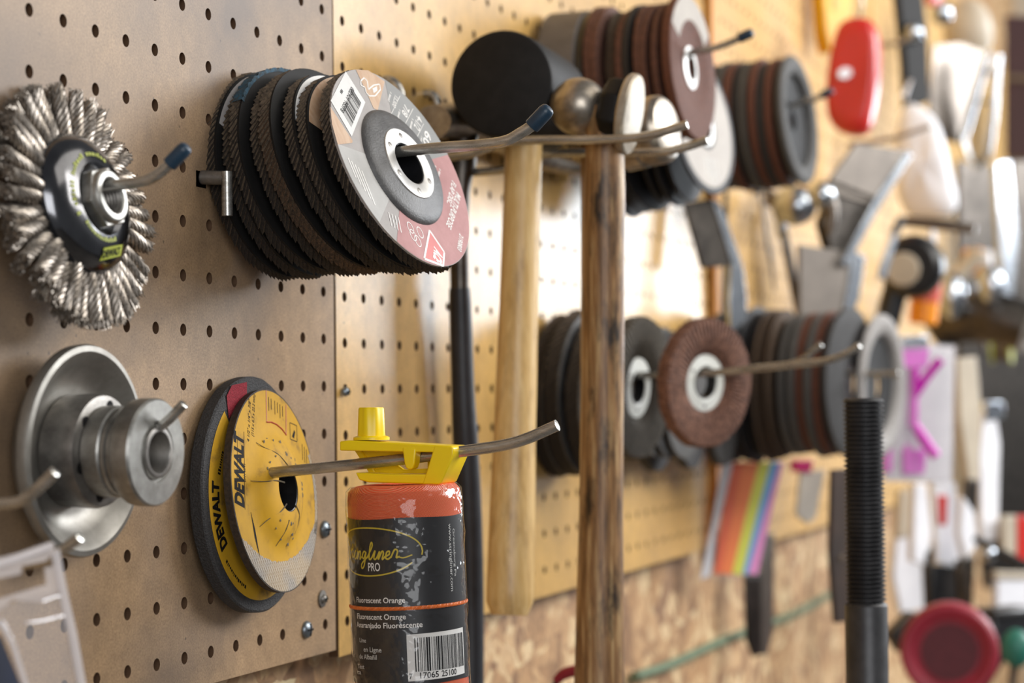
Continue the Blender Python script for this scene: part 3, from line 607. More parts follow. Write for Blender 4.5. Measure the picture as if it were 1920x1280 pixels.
for px,py in ((769,427),(774,441),(787,436),(783,452)):
    c=G(px,py); ring=[(c[0]+2.3*math.cos(k*PI/8),c[1]+3.0*math.sin(k*PI/8)) for k in range(17)]; line2(b,ring,.5,.2)
for k in range(5): line2(b,[G(652+k*6.4,296+k*6),G(667+k*9,333+k*13)],.9,.2)
for k in range(4): line2(b,[G(728+k*6,398+k*3),G(734+k*6,424+k*4)],.6,.2)
c=G(703,165); out=[G(676,152),G(682,146),G(688,152),G(690,168),G(700,160),G(711,158),G(713,168),G(703,180),G(692,180),G(686,174),G(684,164),G(676,160)]; line2(b,out+[out[0]],.7,.2); poly(b,[G(698,166),G(706,162),G(707,170),G(700,175)],.2)
b.build('white_lettering',m_white,o)
b=MB(); poly(b,P5,.17); rp=b.build('red_logo_patch',m_red,o)
b=MB(); put_text(b,'ACE',G(814,462),G(812,485),6.2,z=.24,shear=.2,bold=.05); b.build('logo_letters',m_white,rp)
for k in range(6):
    a=PI/3*k+.45; MB().lathe([(0,4.88),(1.45,4.88),(1.6,4.8)],16,T(15.2*math.cos(a),15.2*math.sin(a),0)).build('rivet_dimple',m_steeld,o)
MB().lathe([(11.1,4.5),(10.6,4.1),(10.55,-16),(10.9,-16.5)],48).build('bore_lining',m_blackg,o)
# ---------------------------------------------------------------- string line reel
PX=at(757,905,92); zt=PX.z; Xs,Ys=171.5,-92.; lean=.035
MS=T(Xs,Ys,zt)@RX(-lean*0)@Matrix.Rotation(lean,4,Vector((-.94,-.34,0)))
o=thing('string_reel','orange mason string reel in dark printed sleeve with yellow plastic line clip','string reel',MS)
R=27.; zl0,zl1=-15.2,-91.  # label span
ph0=math.atan2(CAM[1]-Ys,CAM[0]-Xs)
def cyl(s,z,e=.15): a=ph0+s/R; rr=R+e; return (rr*math.cos(a),rr*math.sin(a),z)
b=MB(); prof=[(7,-1),(20,-.4),(24.5,-1.2),(26.3,-3.4),(26.7,-8),(26.6,-14),(26.5,-60),(26.6,-93),(26.7,-104),(25,-108),(8,-109)]
b.lathe(prof,72,closed=True).build('twine_winding',m_twine,o,ang=60)
b=MB(); b.lathe([(26.9,zl0),(27.05,zl0-.4),(27.05,zl1+.4),(26.9,zl1)],96); 
b=MB(); v=[];f=[];n=96
for i in range(n):
    for z in (zl0+.3*math.sin(i*.26),-40,-65,zl1+.3*math.sin(i*.3)): 
        a=2*PI*i/n; v.append((R*math.cos(a),R*math.sin(a),z))
for i in range(n):
    for k in range(3): f.append((i*4+k,((i+1)%n)*4+k,((i+1)%n)*4+k+1,i*4+k+1))
b.add(v,f); slv=b.build('paper_sleeve',m_wrap,o)
kz=mmpx((Xs-25,Ys-8,zt)); cxy=lambda y:757-(y-905)*.035
def s_of(px,py): 
    u=max(-1,min(1,(px-cxy(py))*kz/R)); return R*math.asin(u)
def z_of(py): return (905-py)*kz*1.0+.4
def ctext(mb,s,x1,py,h,w,mi=0):      # right aligned at pixel x1
    e=s_of(x1,py); put_text(mb,s,(e-w,z_of(py)),(e,z_of(py)),h,fn=lambda x,z:cyl(x,z,.16),mi=mi)
b=MB()
ctext(b,'Fluorescent Orange',743,1126,2.5,27.5); ctext(b,'Fluorescent Orange',742,1157,2.5,27.5); ctext(b,'Anaranjado Fluorescente',772,1173,2.5,36)
ctext(b,'PRO',701,1066,3.8,6.6)
b.build('white_lettering',m_white,slv)
b=MB(); ctext(b,'Line',664,1201,2.0,5); ctext(b,'en Ligne',692,1218,2.2,11); ctext(b,'de Albañil',682,1232,2.2,12); ctext(b,'Test',657,1251,2.0,6); ctext(b,'rza',650,1262,2.0,4)
v,f,_,cap=text_geo('www.stringliner.com'); e=s_of(833,1040); b.add([cyl(e+y/cap*2.0,z_of(985)-t*31,.16) for t,y in v],f)
v,f,_,cap=text_geo('Greensburg Pa'); e=s_of(841,1040); b.add([cyl(e+y/cap*1.5,z_of(995)-t*22,.16) for t,y in v],f)
b.build('grey_lettering',m_greyink,slv)
# script name: single-stroke letters in a unit box, then swept as a ribbon
letters={'S':[(.9,.95),(.5,1.1),(.3,.8),(.7,.5),(.5,.1),(.0,.2)],'t':[(0,.1),(.35,.9),(.2,.2),(.4,0),(.6,.15)],'r':[(0,.1),(.25,.6),(.5,.5),(.45,.1),(.7,.15)],'i':[(0,.1),(.25,.55),(.2,.1),(.35,0),(.5,.15)],
'n':[(0,.1),(.2,.5),(.15,0),(.4,.5),(.55,.4),(.5,0),(.7,.15)],'g':[(.5,.45),(.25,.5),(.1,.2),(.3,.05),(.5,.45),(.4,-.4),(.15,-.6),(.1,-.3),(.7,.15)],'l':[(0,.1),(.4,.8),(.35,1.1),(.22,.9),(.2,.1),(.35,0),(.5,.15)],'e':[(0,.15),(.35,.3),(.35,.5),(.15,.45),(.1,.1),(.3,0),(.55,.15)]}
b=MB(); x=0; pen=[]
for ch in 'Stringliner':
    L=letters[ch]; pen.append([(x+p[0]+.18*p[1],p[1]) for p in L]); x+=max(p[0] for p in L)-.02
tw=x; send=s_of(738,1040); W=39.; sc=W/tw
def ribbon(mb,P,w,e=.18):
    Q=smooth([(p[0],p[1],0) for p in P],5)
    for a,c in zip(Q,Q[1:]):
        d=(c-a); 
        if d.length<1e-6: continue
        nrm=Vector((-d.y,d.x,0)).normalized()*w/2; k=d.normalized()*w*.2
        mb.add([cyl(*((a-k+nrm).xy),e),cyl(*((a-k-nrm).xy),e),cyl(*((c+k-nrm).xy),e),cyl(*((c+k+nrm).xy),e)],[(0,1,2,3)])
zb=z_of(1044)
for L in pen: ribbon(b,[(send-W+p[0]*sc,zb+p[1]*7.) for p in L],.75)
ribbon(b,[(send-1,zb+1.2),(send+2,zb+.4),(send+6,zb+1.5)],.6)
ec=(s_of(690,1030)-3.4,z_of(1031))
ribbon(b,[(ec[0]+27*math.cos(t),ec[1]+11.2*math.sin(t)) for t in [x*.15 for x in range(-1,20)]],.65)
ribbon(b,[(ec[0]+25*math.cos(t),ec[1]+10.8*math.sin(t)) for t in [-.5-x*.15 for x in range(0,18)]],.65)
b.build('gold_script',m_gold,slv)
b=MB(); P=[cyl(s,z_of(1135)-.0*s,.1) for s in [i*1.2-42 for i in range(71)]]; 
for k in range(3):
    b.tube([Vector(cyl(s,z_of(1137)+.55*math.sin(s*2.6+k*2.1),.25+.3*math.cos(s*2.6+k*2.1))) for s in [i*.35-42 for i in range(241)]],.42,5)
b.build('printed_cord',m_orange,slv)
b=MB(); s0,s1=s_of(739,1230),s_of(846,1230); zA,zB=z_of(1186),z_of(1273)
v=[];f=[]
for i in range(15):
    s=s0+(s1-s0)*i/14; v+=[cyl(s,zA+.6*(i/14),.12),cyl(s,zB+.6*(i/14),.12)]
f=[(2*i,2*i+1,2*i+3,2*i+2) for i in range(14)]; b.add(v,f); bp_=b.build('barcode_panel',m_paper,slv)
b=MB(); rs=random.Random(5); s=s0+3.5
while s<s1-1.2:
    w=rs.choice([.28,.28,.5,.8]); zz=zB+4.2; b.add([cyl(s,zA-1.6,.2),cyl(s,zz,.2),cyl(s+w,zz,.2),cyl(s+w,zA-1.6,.2)],[(0,1,2,3)]); s+=w+rs.choice([.3,.45,.7])
put_text(b,'7',(s0+.6,zB+1.1),(s0+2.,zB+1.1),2.5,fn=lambda x,z:cyl(x,z,.2)); put_text(b,'17065',(s0+5.5,zB+1.1),(s0+14.5,zB+1.1),2.7,fn=lambda x,z:cyl(x,z,.2)); put_text(b,'25100',(s0+16,zB+1.1),(s0+25,zB+1.1),2.7,fn=lambda x,z:cyl(x,z,.2))
b.build('barcode',m_ink,bp_)
b=MB(); b.lathe([(24.8,-.6),(27.3,-3),(27.7,-10),(27.6,-14)]+[(27.6+.25*math.sin(z*.35),-z) for z in range(18,104,6)]+[(26,-109)],72,rf=lambda a,z:1+.006*math.sin(5*a+z*.21)+.004*math.sin(13*a-z*.5)); b.build('shrink_film',m_film,o,ang=80)
# yellow clip, long axis runs out along the hook
clipM=Matrix.Rotation(-lean,4,Vector((-.94,-.34,0)))
def cu(px): return (px-757)*kz          # along the hook (−y)
def cz(py): return (905-py)*kz
def clip_poly(pts): return [(cu(a),cz(c)) for a,c in pts]
MC=Matrix(((0,0,-1,0),(-1,0,0,0),(0,1,0,0),(0,0,0,1)))   # (u,v,w)->(-w,-u,v)
def cprism(b,pts,w0,w1): b.prism(clip_poly(pts),w0,w1,MC)
b=MB()
cprism(b,[(640,824),(660,822),(872,833),(872,846),(640,842)],-9.5,9.5)                       # top plate
cprism(b,[(673,884),(740,887),(842,887),(836,906),(700,903),(680,898)],-9.5,9.5)   # bottom bar
cprism(b,[(838,832),(873,833.5),(877,838),(876,852),(852,902),(846,906),(812,906),(822,880)],-9.8,9.8)   # right end
cprism(b,[(772,836),(800,838),(797,866),(793,876),(786,879),(779,875),(776,866)],3,10)             # front tongue
cprism(b,[(640,838),(655,838),(690,887),(676,889)],-9,-5)                      # left web at the back
cprism(b,[(650,838),(775,840),(778,862),(730,856),(662,862)],-9,-6.5)          # back wall, upper
cprism(b,[(664,872),(730,870),(745,880),(845,876),(845,890),(676,888)],-9,-6.5) # back wall, lower
cprism(b,[(796,838),(860,840),(838,884),(796,880)],-9,-6)                      # pocket back
body=b.build('line_clip',m_yplast,o,M=clipM,bevel=.7,bseg=3)
b=MB(); kx=-cu(690); b.lathe([(0,cz(822)),(8.6,cz(822)),(8.6,cz(817)),(7.6,cz(814.5)),(6.6,cz(814)),(6.1,cz(762)),(5.6,cz(759)),(4.3,cz(759)),(4.2,cz(762)),(0,cz(764))],64,T(0,kx,0),rf=lambda a,z:(1+.05*math.cos(8*a)) if z>cz(813) else 1)
b.build('fluted_post',m_yplast,body)
# ---------------------------------------------------------------- hammers
def lathe_path(b,M,prof,n=48,ell=1.,mi=0,rf=None): b.lathe(prof,n,M,mi,rf=rf,ell=ell)
def handle(pt,pb,prof,name,m,parent,flat=1.18,sub=8):
    """round-oval handle from top point to bottom point, radii along it"""
    k=len(prof); P=[];R=[]
    for i in range(41):
        t=i/40; P.append(Vector(pt).lerp(Vector(pb),t))
        for (t0,r0),(t1,r1) in zip(prof,prof[1:]):
            if t0<=t<=t1: u=(t-t0)/(t1-t0); u=u*u*(3-2*u); R.append(r0+(r1-r0)*u); break
    return MB().tube(P,R,28,flat=flat,upv=(0,1,0)).build(name,m,parent)
# rubber mallet
AX=lambda X,d,Z: T(X,-d,Z)@RY(PI/2)      # local z runs along +x of the wall
f0=at(939,156,57); 
o=thing('rubber_mallet','black rubber mallet with pale wooden handle hanging between two prongs','mallet',T(f0.x,f0.y,f0.z))
Mh=RZ(math.radians(3))@RY(PI/2)
MB().lathe([(0,0),(29,0),(30.8,.8),(31.6,2.6),(31.8,30),(31.8,52),(31.5,80),(30.6,82.5),(28,83.4),(0,83.4)],80,Mh).build('head',m_black,o,ang=25)
ht=at(981,262,57)-f0; hb=at(954,1150,57)-f0; ht=Vector((40,ht.y*0,-20)); 
ht2=at(982,275,56)-f0; hb2=at(955,1153,56)-f0
up_=ht2+(ht2-hb2).normalized()*20
handle(up_,hb2,[(0,11.2),(.1,11.3),(.35,11.6),(.6,12.3),(.85,13.6),(.97,13.8),(.992,12.8),(1,10.5)],'handle',m_woodl,o,1.06)
# ball peen hammer
bc=atX(1085,200,408); fc=atX(1190,214,408); Lh=bc.y-fc.y
o=thing('ball_peen_hammer','ball peen hammer with shiny steel ball and weathered wooden handle','hammer',T(*bc))
Mh=frame(0,0,0,11,4)
r=16.8; ball=[(r*math.sin(a),-r*math.cos(a)) for a in [PI*i/24 for i in range(0,20)]]; ball[0]=(0,-r)
MB().lathe(ball+[(11,14.2),(12,15.4)],56,Mh).build('ball',m_hamsteel,o,ang=60)
b=MB(); b.lathe([(11,13),(15.5,15),(19.5,17.5),(20.5,20),(20.5,Lh-7),(19,Lh-6)],8,Mh@RZ(PI/8)); b.build('cheek',m_blkpaint,o,bevel=1.2)
m_face=mat('ground_steel',(190,178,160),(150,138,120),scale=60,rough=.45,metal=.5)
MB().lathe([(16,Lh-8),(22.4,Lh-6),(23.6,Lh-4.6),(23.6,Lh-1.6),(22.6,Lh-.3),(19,Lh+.4),(0,Lh+.9)],56,Mh).build('striking_face',m_face,o,ang=30)
ht2=atX(1134,285,408)-bc; hb2=atX(1122,1420,408)-bc; up_=ht2+(ht2-hb2).normalized()*26
handle(up_,hb2,[(0,10.8),(.06,11.2),(.15,12.2),(.35,12.4),(.6,12.6),(.8,13.9),(.96,15),(.99,14),(1,11)],'handle',m_woodd,o,1.02)
# hammer half hidden behind it
b2=atX(1236,243,482); o=thing('club_hammer','round faced steel hammer half hidden behind the ball peen hammer','hammer',T(*b2))
Mh2=frame(0,0,0,-6,-10)
MB().lathe([(0,7.5),(14,7.2),(18.6,5.6),(20.6,3),(21.2,0),(21.2,-8),(20.2,-9),(20.2,-10.5),(21.4,-11.5),(21.6,-24),(16,-30),(11.5,-38),(11,-58),(0,-58.5)],56,Mh2).build('head',m_hamsteel,o,ang=30)
h1=Vector((0,42,-4)); MB().tube([h1,h1+Vector((0,0,-60)),h1+Vector((0,2,-280))],[8,8.5,9],20,upv=(0,1,0)).build('handle',m_woodd,o)
# steel shank hammer nearest the board
hc=at(862,230,14); o=thing('steel_hammer','steel hammer with dark shank and black rubber grip, close to the board','hammer',T(*hc))
P=[atX(806,235,388)-hc+Vector((0,0,0))]
def off(px,py,d): return at(px,py,d)-hc
b=MB(); pts=smooth([off(812,228,14),off(850,226,14),off(900,238,14),off(950,262,14),off(1020,300,14),off(1090,318,14)],5)
b.tube(pts,[10.+1.5*math.sin(i/ (len(pts)-1)*PI) if i<14 else max(3.2,11-.55*(i-13)) for i in range(len(pts))],24,flat=1.15,upv=(0,0,1)); b.build('head',m_hamsteel,o,ang=50)
b=MB(); pts=smooth([off(868,232,14),off(868,290,14),off(864,345,14),off(861,450,14),off(862,560,14)],5); b.tube(pts,[10.5,10.2,9.6,9,8.6,8.6,8.8,8.7,8,7.2,6.5,6,5.9]+[5.8]*8,20,upv=(0,1,0),flat=1.); b.build('shank',m_tank,o,ang=50)
b=MB(); pts=smooth([off(862,540,14),off(864,600,14),off(869,760,14),off(876,900,14),off(882,1100,14),off(882,1420,14)],5); b.tube(pts,[6.4,6.6,6.7,6.8,6.8,6.9,7,7,7,7.1,7.3,7.6,7.8,7.9,8,8.1]+[8.2]*10,20,upv=(0,1,0),flat=1.05); b.build('grip',m_grip,o,ang=50)
# ---------------------------------------------------------------- screws
def screw(px,py,label,R=4.6,washer=False):
    p=at(px,py,0); M=frame(p.x,0,p.z); o=thing('screw',label,'screw',M,'screws in the pegboards')
    b=MB(); b.lathe([(0,3.2),(R*.5,3.),(R*.85,2.2),(R,1.0),(R,0.2),(R*.9,0)],28)
    hd=b.build('screw_head',mat('zinc_screw',(150,160,168),(120,128,134),rough=.35,metal=.9) if not washer else m_steel,o)
    b=MB(); b.box((0,0,3.05),(R*1.35,.9,.5)); b.box((0,0,3.05),(.9,R*1.35,.5)); b.build('cross_slot',m_ink,hd)
    if washer: MB().lathe([(R,.0),(R*1.9,0),(R*1.9,.9),(R,1.1)],32,closed=True).build('washer',m_steeld,o)
screw(607,992,'bright pan head screw beside the string reel, upper one',4.6)
screw(573,1180,'bright pan head screw low on the tan board',4.6)
screw(603,1122,'small screw with a washer between the two bright screws',2.4,True)
screw(645,734,'screw set in a hole of the yellow board edge',2.6)
# ---------------------------------------------------------------- clear pouch lower left
p0=at(60,1050,70); o=thing('plastic_pouch','clear plastic hanging pouch at the lower left corner','pouch',T(*p0))
def pp(px,py,d=70): return at(px,py,d)-p0
def sheet(b,pts,th):
    n=len(pts); c=Vector((.34,-.94,0)); v=[p for p in pts]+[p+Vector((th*.4,th,0)) for p in pts]
    b.add(v,[tuple(range(n))[::-1],tuple(range(n,2*n))]+[(i,(i+1)%n,n+(i+1)%n,n+i) for i in range(n)])
b=MB()
hdr=[pp(-40,1062),pp(98,1022),pp(106,1038),pp(112,1096),pp(20,1122),pp(-40,1140)]
top=[pp(-40,1056),pp(60,1030),pp(95,1022),pp(104,1034),pp(85,1052),pp(42,1060),pp(40,1076),pp(-40,1092)]
sheet(b,top,1.); sheet(b,[pp(22,1124),pp(14,1134),pp(-40,1170),pp(-40,1120),pp(0,1122),pp(22,1115),pp(88,1095),pp(85,1064),pp(106,1060),pp(116,1100),pp(112,1116),pp(75,1130)],1.)
b.build('header_strip',film_mat('frosted_strip',(226,216,212),.36,.2,.3,60),o)
b=MB(); sheet(b,[pp(-40,1150),pp(20,1130),pp(112,1105),pp(135,1180),pp(158,1300),pp(50,1300),pp(20,1195)],.6); b.build('pouch_body',m_pouch,o)
b=MB(); b.tube([pp(103,1032),pp(112,1080),pp(122,1130),pp(136,1190),pp(156,1300)],2.4,10,flat=.5); b.tube([pp(0,1165),pp(22,1205),pp(52,1300)],1.6,10,flat=.5); b.tube([pp(48,1168),pp(80,1164),pp(118,1154)],.6,8); b.tube([pp(78,1128),pp(100,1120),pp(114,1117)],.6,8); b.tube([pp(-40,1068),pp(20,1050),pp(95,1023)],1.6,10); b.build('sealed_edge',film_mat('seal_film',(236,230,230),.42,.12,.3,60),o)
b=MB(); q=[pp(-60,1180,74),pp(2,1192,74),pp(46,1300,74),pp(-60,1300,74)]; sheet(b,q,2.); b.build('insert_card',mat('navy_card',(16,22,40),(24,32,56),scale=40,rough=.4),o)
# ---------------------------------------------------------------- grinding wheel stacks farther along
def wheel(X,d,Z,R,tilt,yaw,label,m,th=5,bore=8,hubm=None,hubr=0,name='grinding_wheel',group=None,raised=0,lblm=None,cat='grinding wheel',seed=1,n=72):
    M=frame(X,d,Z,tilt,yaw); o=thing(name,label,cat,M,group)
    rf=ragged(.003,7,seed)
    if raised: prof=[(bore,-th),(R*.99,-th),(R,-th+.8),(R,-.6),(R*.985,0),(R*.66,0),(R*.6,-.8),(R*.5,-raised),(bore,-raised)]
    else: prof=[(bore,-th),(R*.99,-th),(R,-th+.6),(R,-.5),(R*.988,0),(bore,0)]
    MB().lathe(prof,n,closed=True,rf=lambda a,z:rf(a,z)).build('abrasive_body',m,o)
    if hubm:
        z=-raised+.1 if raised else .1
        MB().lathe([(bore+.2,z-.4),(hubr,z-.4),(hubr,z+.5),(hubr*.8,z+1.),(bore+.2,z+1.)],48,closed=True).build('hub_ring',hubm,o)
    if lblm:
        b=MB(); sector(b,max(hubr,bore)+3,R*.9,0,2*PI,.12,64); b.build('paper_label',lblm,o)
    return o,M
m_hubwhite=mat('white_hub',(232,234,228),(214,214,206),scale=90,rough=.4)
m_drum=mat('grey_drum',(104,98,94),(84,78,74),scale=30,rough=.5,stretch=(1,1,1))
m_thin=mat('thin_black_disc',(28,28,31),(40,38,38),scale=60,rough=.6,spec=.3)
m_lblw=mat('dusty_disc_label',(158,146,130),(138,126,112),scale=30,rough=.5)
# upper stack of rust brown wheels
G2='brown grinding wheels on the upper hook'
o=thing('sanding_drum','smooth grey drum against the board behind the brown grinding wheels','sanding drum',frame(654,6,68))
MB().lathe([(9,0),(45,0),(46.5,1),(46.5,27),(45,28.5),(9,28.5)],80,closed=True).build('drum_body',m_drum,o)
MB().lathe([(9.5,28.5),(44.6,28.6),(45.4,30),(45.4,33.5),(44,34.5),(9.5,34.5)],72,closed=True).build('rubber_pad',m_blackg,o)
wheel(654,47,68,48.5,-2,0,'rust brown wheel right beside the grey drum',m_rust,5,group=G2,seed=2)
wheel(654,54,66,50,-3,-2,'pinkish brown wheel, second from the grey drum',m_rustl if False else m_rust,5,group=G2,seed=3)
o,_=flap_disc(654,64,68,43,-2,0,20,'frayed dark flap wheel amid the brown wheels',m_gritb,m_rust,th=7,nfl=60,hub=False,seed=31,name='flap_disc',group=None)
names=['first brown wheel after the frayed flap wheel','second brown wheel after the frayed flap wheel','third brown wheel after the frayed flap wheel','fourth brown wheel after the frayed flap wheel','brown wheel directly behind the big front wheel of the upper stack']
for i,nm in enumerate(names): wheel(654+(i%2)*1.5,70+i*6.4,67+(i%3)*1.2,[45.5,48,46,48.5,47][i],-3,-2-(i%2)*2,nm,[m_rust,m_grit,m_rust,m_rust,m_rust][i],4.6,group=G2,seed=4+i)
o,M=wheel(654,107,70,50.5,-3,-3,'big rust brown front wheel with bright hub on the upper hook',m_rustl,6.5,bore=9,hubm=m_cutring,hubr=15,group=G2,raised=2.5,seed=11)
b=MB(); sector(b,33,49.5,math.radians(35),math.radians(150),.15,30); b.build('paper_label',m_lblw,o)
# cutting discs hanging below them
G3='thin cutting discs below the brown wheels'
lab3=['rear black cutting disc of the pale fronted stack','second black cutting disc of the pale fronted stack','black cutting disc catching a bright window glint','black cutting disc, fourth in the pale fronted stack','black cutting disc, fifth in the pale fronted stack','black cutting disc tucked behind the pale front disc']
for i,nm in enumerate(lab3): wheel(762,26+i*9,38+(i%2)*3-4,[56,56,52,50,49,49][i],-4,-4+(i==2)*-8,nm,m_thin,2.6,bore=11,group=G3,name='cutting_disc',cat='cutting disc',seed=20+i)
o,M=wheel(762,86,45,53,-7,-10,'pale labelled cutting disc at the front of its stack',m_thin,2.6,bore=11,hubm=m_cutring,hubr=16,group=G3,name='cutting_disc',cat='cutting disc',lblm=m_lblw,seed=27)
b=MB()
for k in range(4): line2(b,[(-6+k*6,-44+abs(k-1.5)*3),(-6+k*6,-25)],1.1,.2)
b.build('printed_lines',m_greyink,o)
# grey and rust stack to the right
G4='grey and rust discs on the upper right hook'
c4=[('grey disc nearest the board in the grey and rust stack',m_gritgrey),('second grey disc from the board in the grey and rust stack',m_gritgrey),('first rust coloured disc of the grey and rust stack',m_rustl),('black disc between the first and second rust discs',m_darkgrit),('charcoal disc ahead of the black one, before the second rust disc',m_gritgrey),('second rust coloured disc of the grey and rust stack',m_rustl),('black disc between the second and third rust discs',m_darkgrit),('third rust coloured disc of the grey and rust stack',m_rustl),('grey front disc with a wide hole at the end of the grey and rust stack',m_gritgrey)]
for i,(nm,m) in enumerate(c4):
    dd=[34,44,52,59,66,74,81,88,101][i]
    if i<8: wheel(1040,dd,81+(i%2),55+(i%3),-3,-2,nm,m,5.4 if i!=3 else 4,bore=20,group=G4,name='sanding_disc',cat='sanding disc',seed=40+i)
    else:
        M=frame(1040,dd,84,-4,-4); o=thing('sanding_disc',nm,'sanding disc',M,G4)
        MB().lathe([(40,-8),(50,-9),(55,-7),(57,-4),(56,-1.5),(52,0),(47,0),(42,-2),(40,-5)],80,closed=True).build('abrasive_body',m,o,ang=60)
        b=MB(); b.lathe([(41,-7),(9,-8),(9,-10),(41,-9)],56,closed=True); b.build('backing_plate',m_shade_plate,o)
# middle row: black flap discs and the two white hubbed ones
G5='flap discs on the middle hook'
for i,(d,R,dz,nm,sp) in enumerate(((14,56,-4,'rearmost black flap disc of the middle row',0),(26,57,-2,'second black flap disc of the middle row, beside the pale handle',40),(40,54,-5,'third black flap disc of the middle row, mostly behind the weathered handle',90))):
    flap_disc(658,d,-153+dz,R,2,-3,sp,nm,m_grit,m_fibrem,th=9,nfl=60,group=G5,seed=50+i,m_ring=m_steeld)
for i in range(3):
    wheel(800+i*16,40+i*6,-154-i*2,50-i,3,-5,['dark disc showing under the white hubbed black disc','dark disc peeking between the black and brown hubbed discs','charcoal disc right behind the brown hubbed disc'][i],m_gritgrey if i!=1 else m_darkgrit,5,bore=11,group=None,name='sanding_disc',cat='sanding disc',seed=60+i)
def face_flap(X,d,Z,R,tilt,yaw,label,m,ring,group):
    M=frame(X,d,Z,tilt,yaw); o=thing('flap_disc',label,'flap disc',M,group); rs=random.Random(int(X))
    b=MB(); nf=64
    for k in range(nf):
        a=2*PI*k/nf; Mk=RZ(a); w=2*PI*R/nf; r1=R*(1+rs.uniform(-.012,.012))
        rows=[]
        for r,z in ((R*.46,-3.5),(R*.56,.0),(R*.75,1.3),(r1*.97,.2),(r1,-2.5)):
            rows.append([(r,-.1*w*r/R,z-.5),(r,.95*w*r/R,z+.75),(r,1.15*w*r/R,z+.4),(r,1.1*w*r/R,z-6),(r,-.1*w*r/R,z-6)])
        b.loft(rows,Mk)
    b.build('flap_ring',m,o,ang=25)
    MB().lathe([(R*.56,-2),(R*.46,-4.2),(R*.44,-5),(R*.25,-5),(R*.25,-8),(R*.56,-8)],72,closed=True).build('backing_plate',m,o)
    MB().lathe([(11.2,-5.2),(R*.245+9,-5.2),(R*.245+8.6,-3.9),(12.5,-3.4),(11.2,-4.2)],64,closed=True).build('hub_ring',ring,o)
    for k in range(3):
        a=2*PI/3*k+.5; MB().lathe([(0,-3.45),(1.3,-3.45),(1.4,-3.9)],12,T(16*math.cos(a),16*math.sin(a),0)).build('rivet_dimple',m_steeld,o)
    MB().lathe([(11.1,-3.6),(10.6,-4),(10.6,-12),(11,-12)],40).build('bore_lining',m_blackg,o)
    return o
m_gritolive=mat('olive_grey_abrasive',(92,84,72),(60,54,46),scale=500,rough=.8,bump=.7,bscale=1300)
m_flapbrown=mat('red_brown_flaps',(150,108,88),(76,52,42),scale=350,rough=.8,bump=.7,bscale=1200,c3=(112,76,60))
face_flap(661,66,-152,50,4,-8,'olive grey flap disc with white hub ring, just right of the weathered handle',m_gritolive,m_hubwhite,G5)
face_flap(661,114,-149,45,3.6,-26,'red brown flap disc with bright white hub ring turned towards the camera',m_flapbrown,m_hubwhite,G5)
# right end of the middle row
G6='discs on the far middle hook'
lab6=['blue grey disc at the board end of the far middle row','first thin black disc of the far middle row','second thin black disc of the far middle row','third thin black disc of the far middle row','fourth thin black disc, glinting on top','fifth thin black disc of the far middle row','first olive brown disc of the far middle row','second olive brown disc of the far middle row','third olive brown disc of the far middle row','first grey disc of the far middle row','second grey disc of the far middle row','rust disc between the grey discs of the far middle row','grey disc between the two rust discs of the far middle row','second rust disc of the far middle row','dark grey disc behind the last pale disc','pale grey last disc facing along the wall']
m6=[m_gritgrey,m_thin,m_thin,m_thin,m_thin,m_thin,m_gritb,m_gritb,m_gritb,m_gritgrey,m_gritgrey,m_rustl,m_gritgrey,m_rustl,m_darkgrit,m_gritgrey]
d6=[20,30,36,43,50,57,64,70,76,88,97,104,112,119,134,152]
R6=[66,69,66,68,70,66,68,67,66,62,62,62,64,64,66,65]
m_palegrit=mat('pale_grey_abrasive',(158,152,148),(128,124,120),scale=400,rough=.7,bump=.5,bscale=900)
for i,nm in enumerate(lab6):
    if i<15: wheel(1085+(i%2)*2,d6[i],-147+(i%3),R6[i],1,-3-(i==14)*6,nm,m6[i],2.6 if 0<i<9 else 5.6,bore=20,group=G6,name='sanding_disc',cat='sanding disc',seed=70+i)
    else:
        M=frame(1140,153,-148,2,-8); o=thing('sanding_disc',nm,'sanding disc',M,G6)
        MB().lathe([(44,-9),(58,-9),(63,-7),(65.5,-4),(64,-1),(58,.4),(52,-.5),(46,-3)],80,closed=True).build('abrasive_body',m_palegrit,o,ang=60)
        MB().lathe([(46,-7),(11,-7.5),(11,-9),(46,-9)],56,closed=True).build('backing_plate',m_shade_plate,o)
for i,nm in enumerate(('dark sanding disc low behind the brown hubbed disc','dark sanding disc low beneath the blue grey disc','dark sanding disc low beside the orange batten')):
    wheel(840+i*75,26+i*8,-166,50,0,0,nm,m_darkgrit,8,bore=11,name='sanding_disc',cat='sanding disc',seed=90+i)
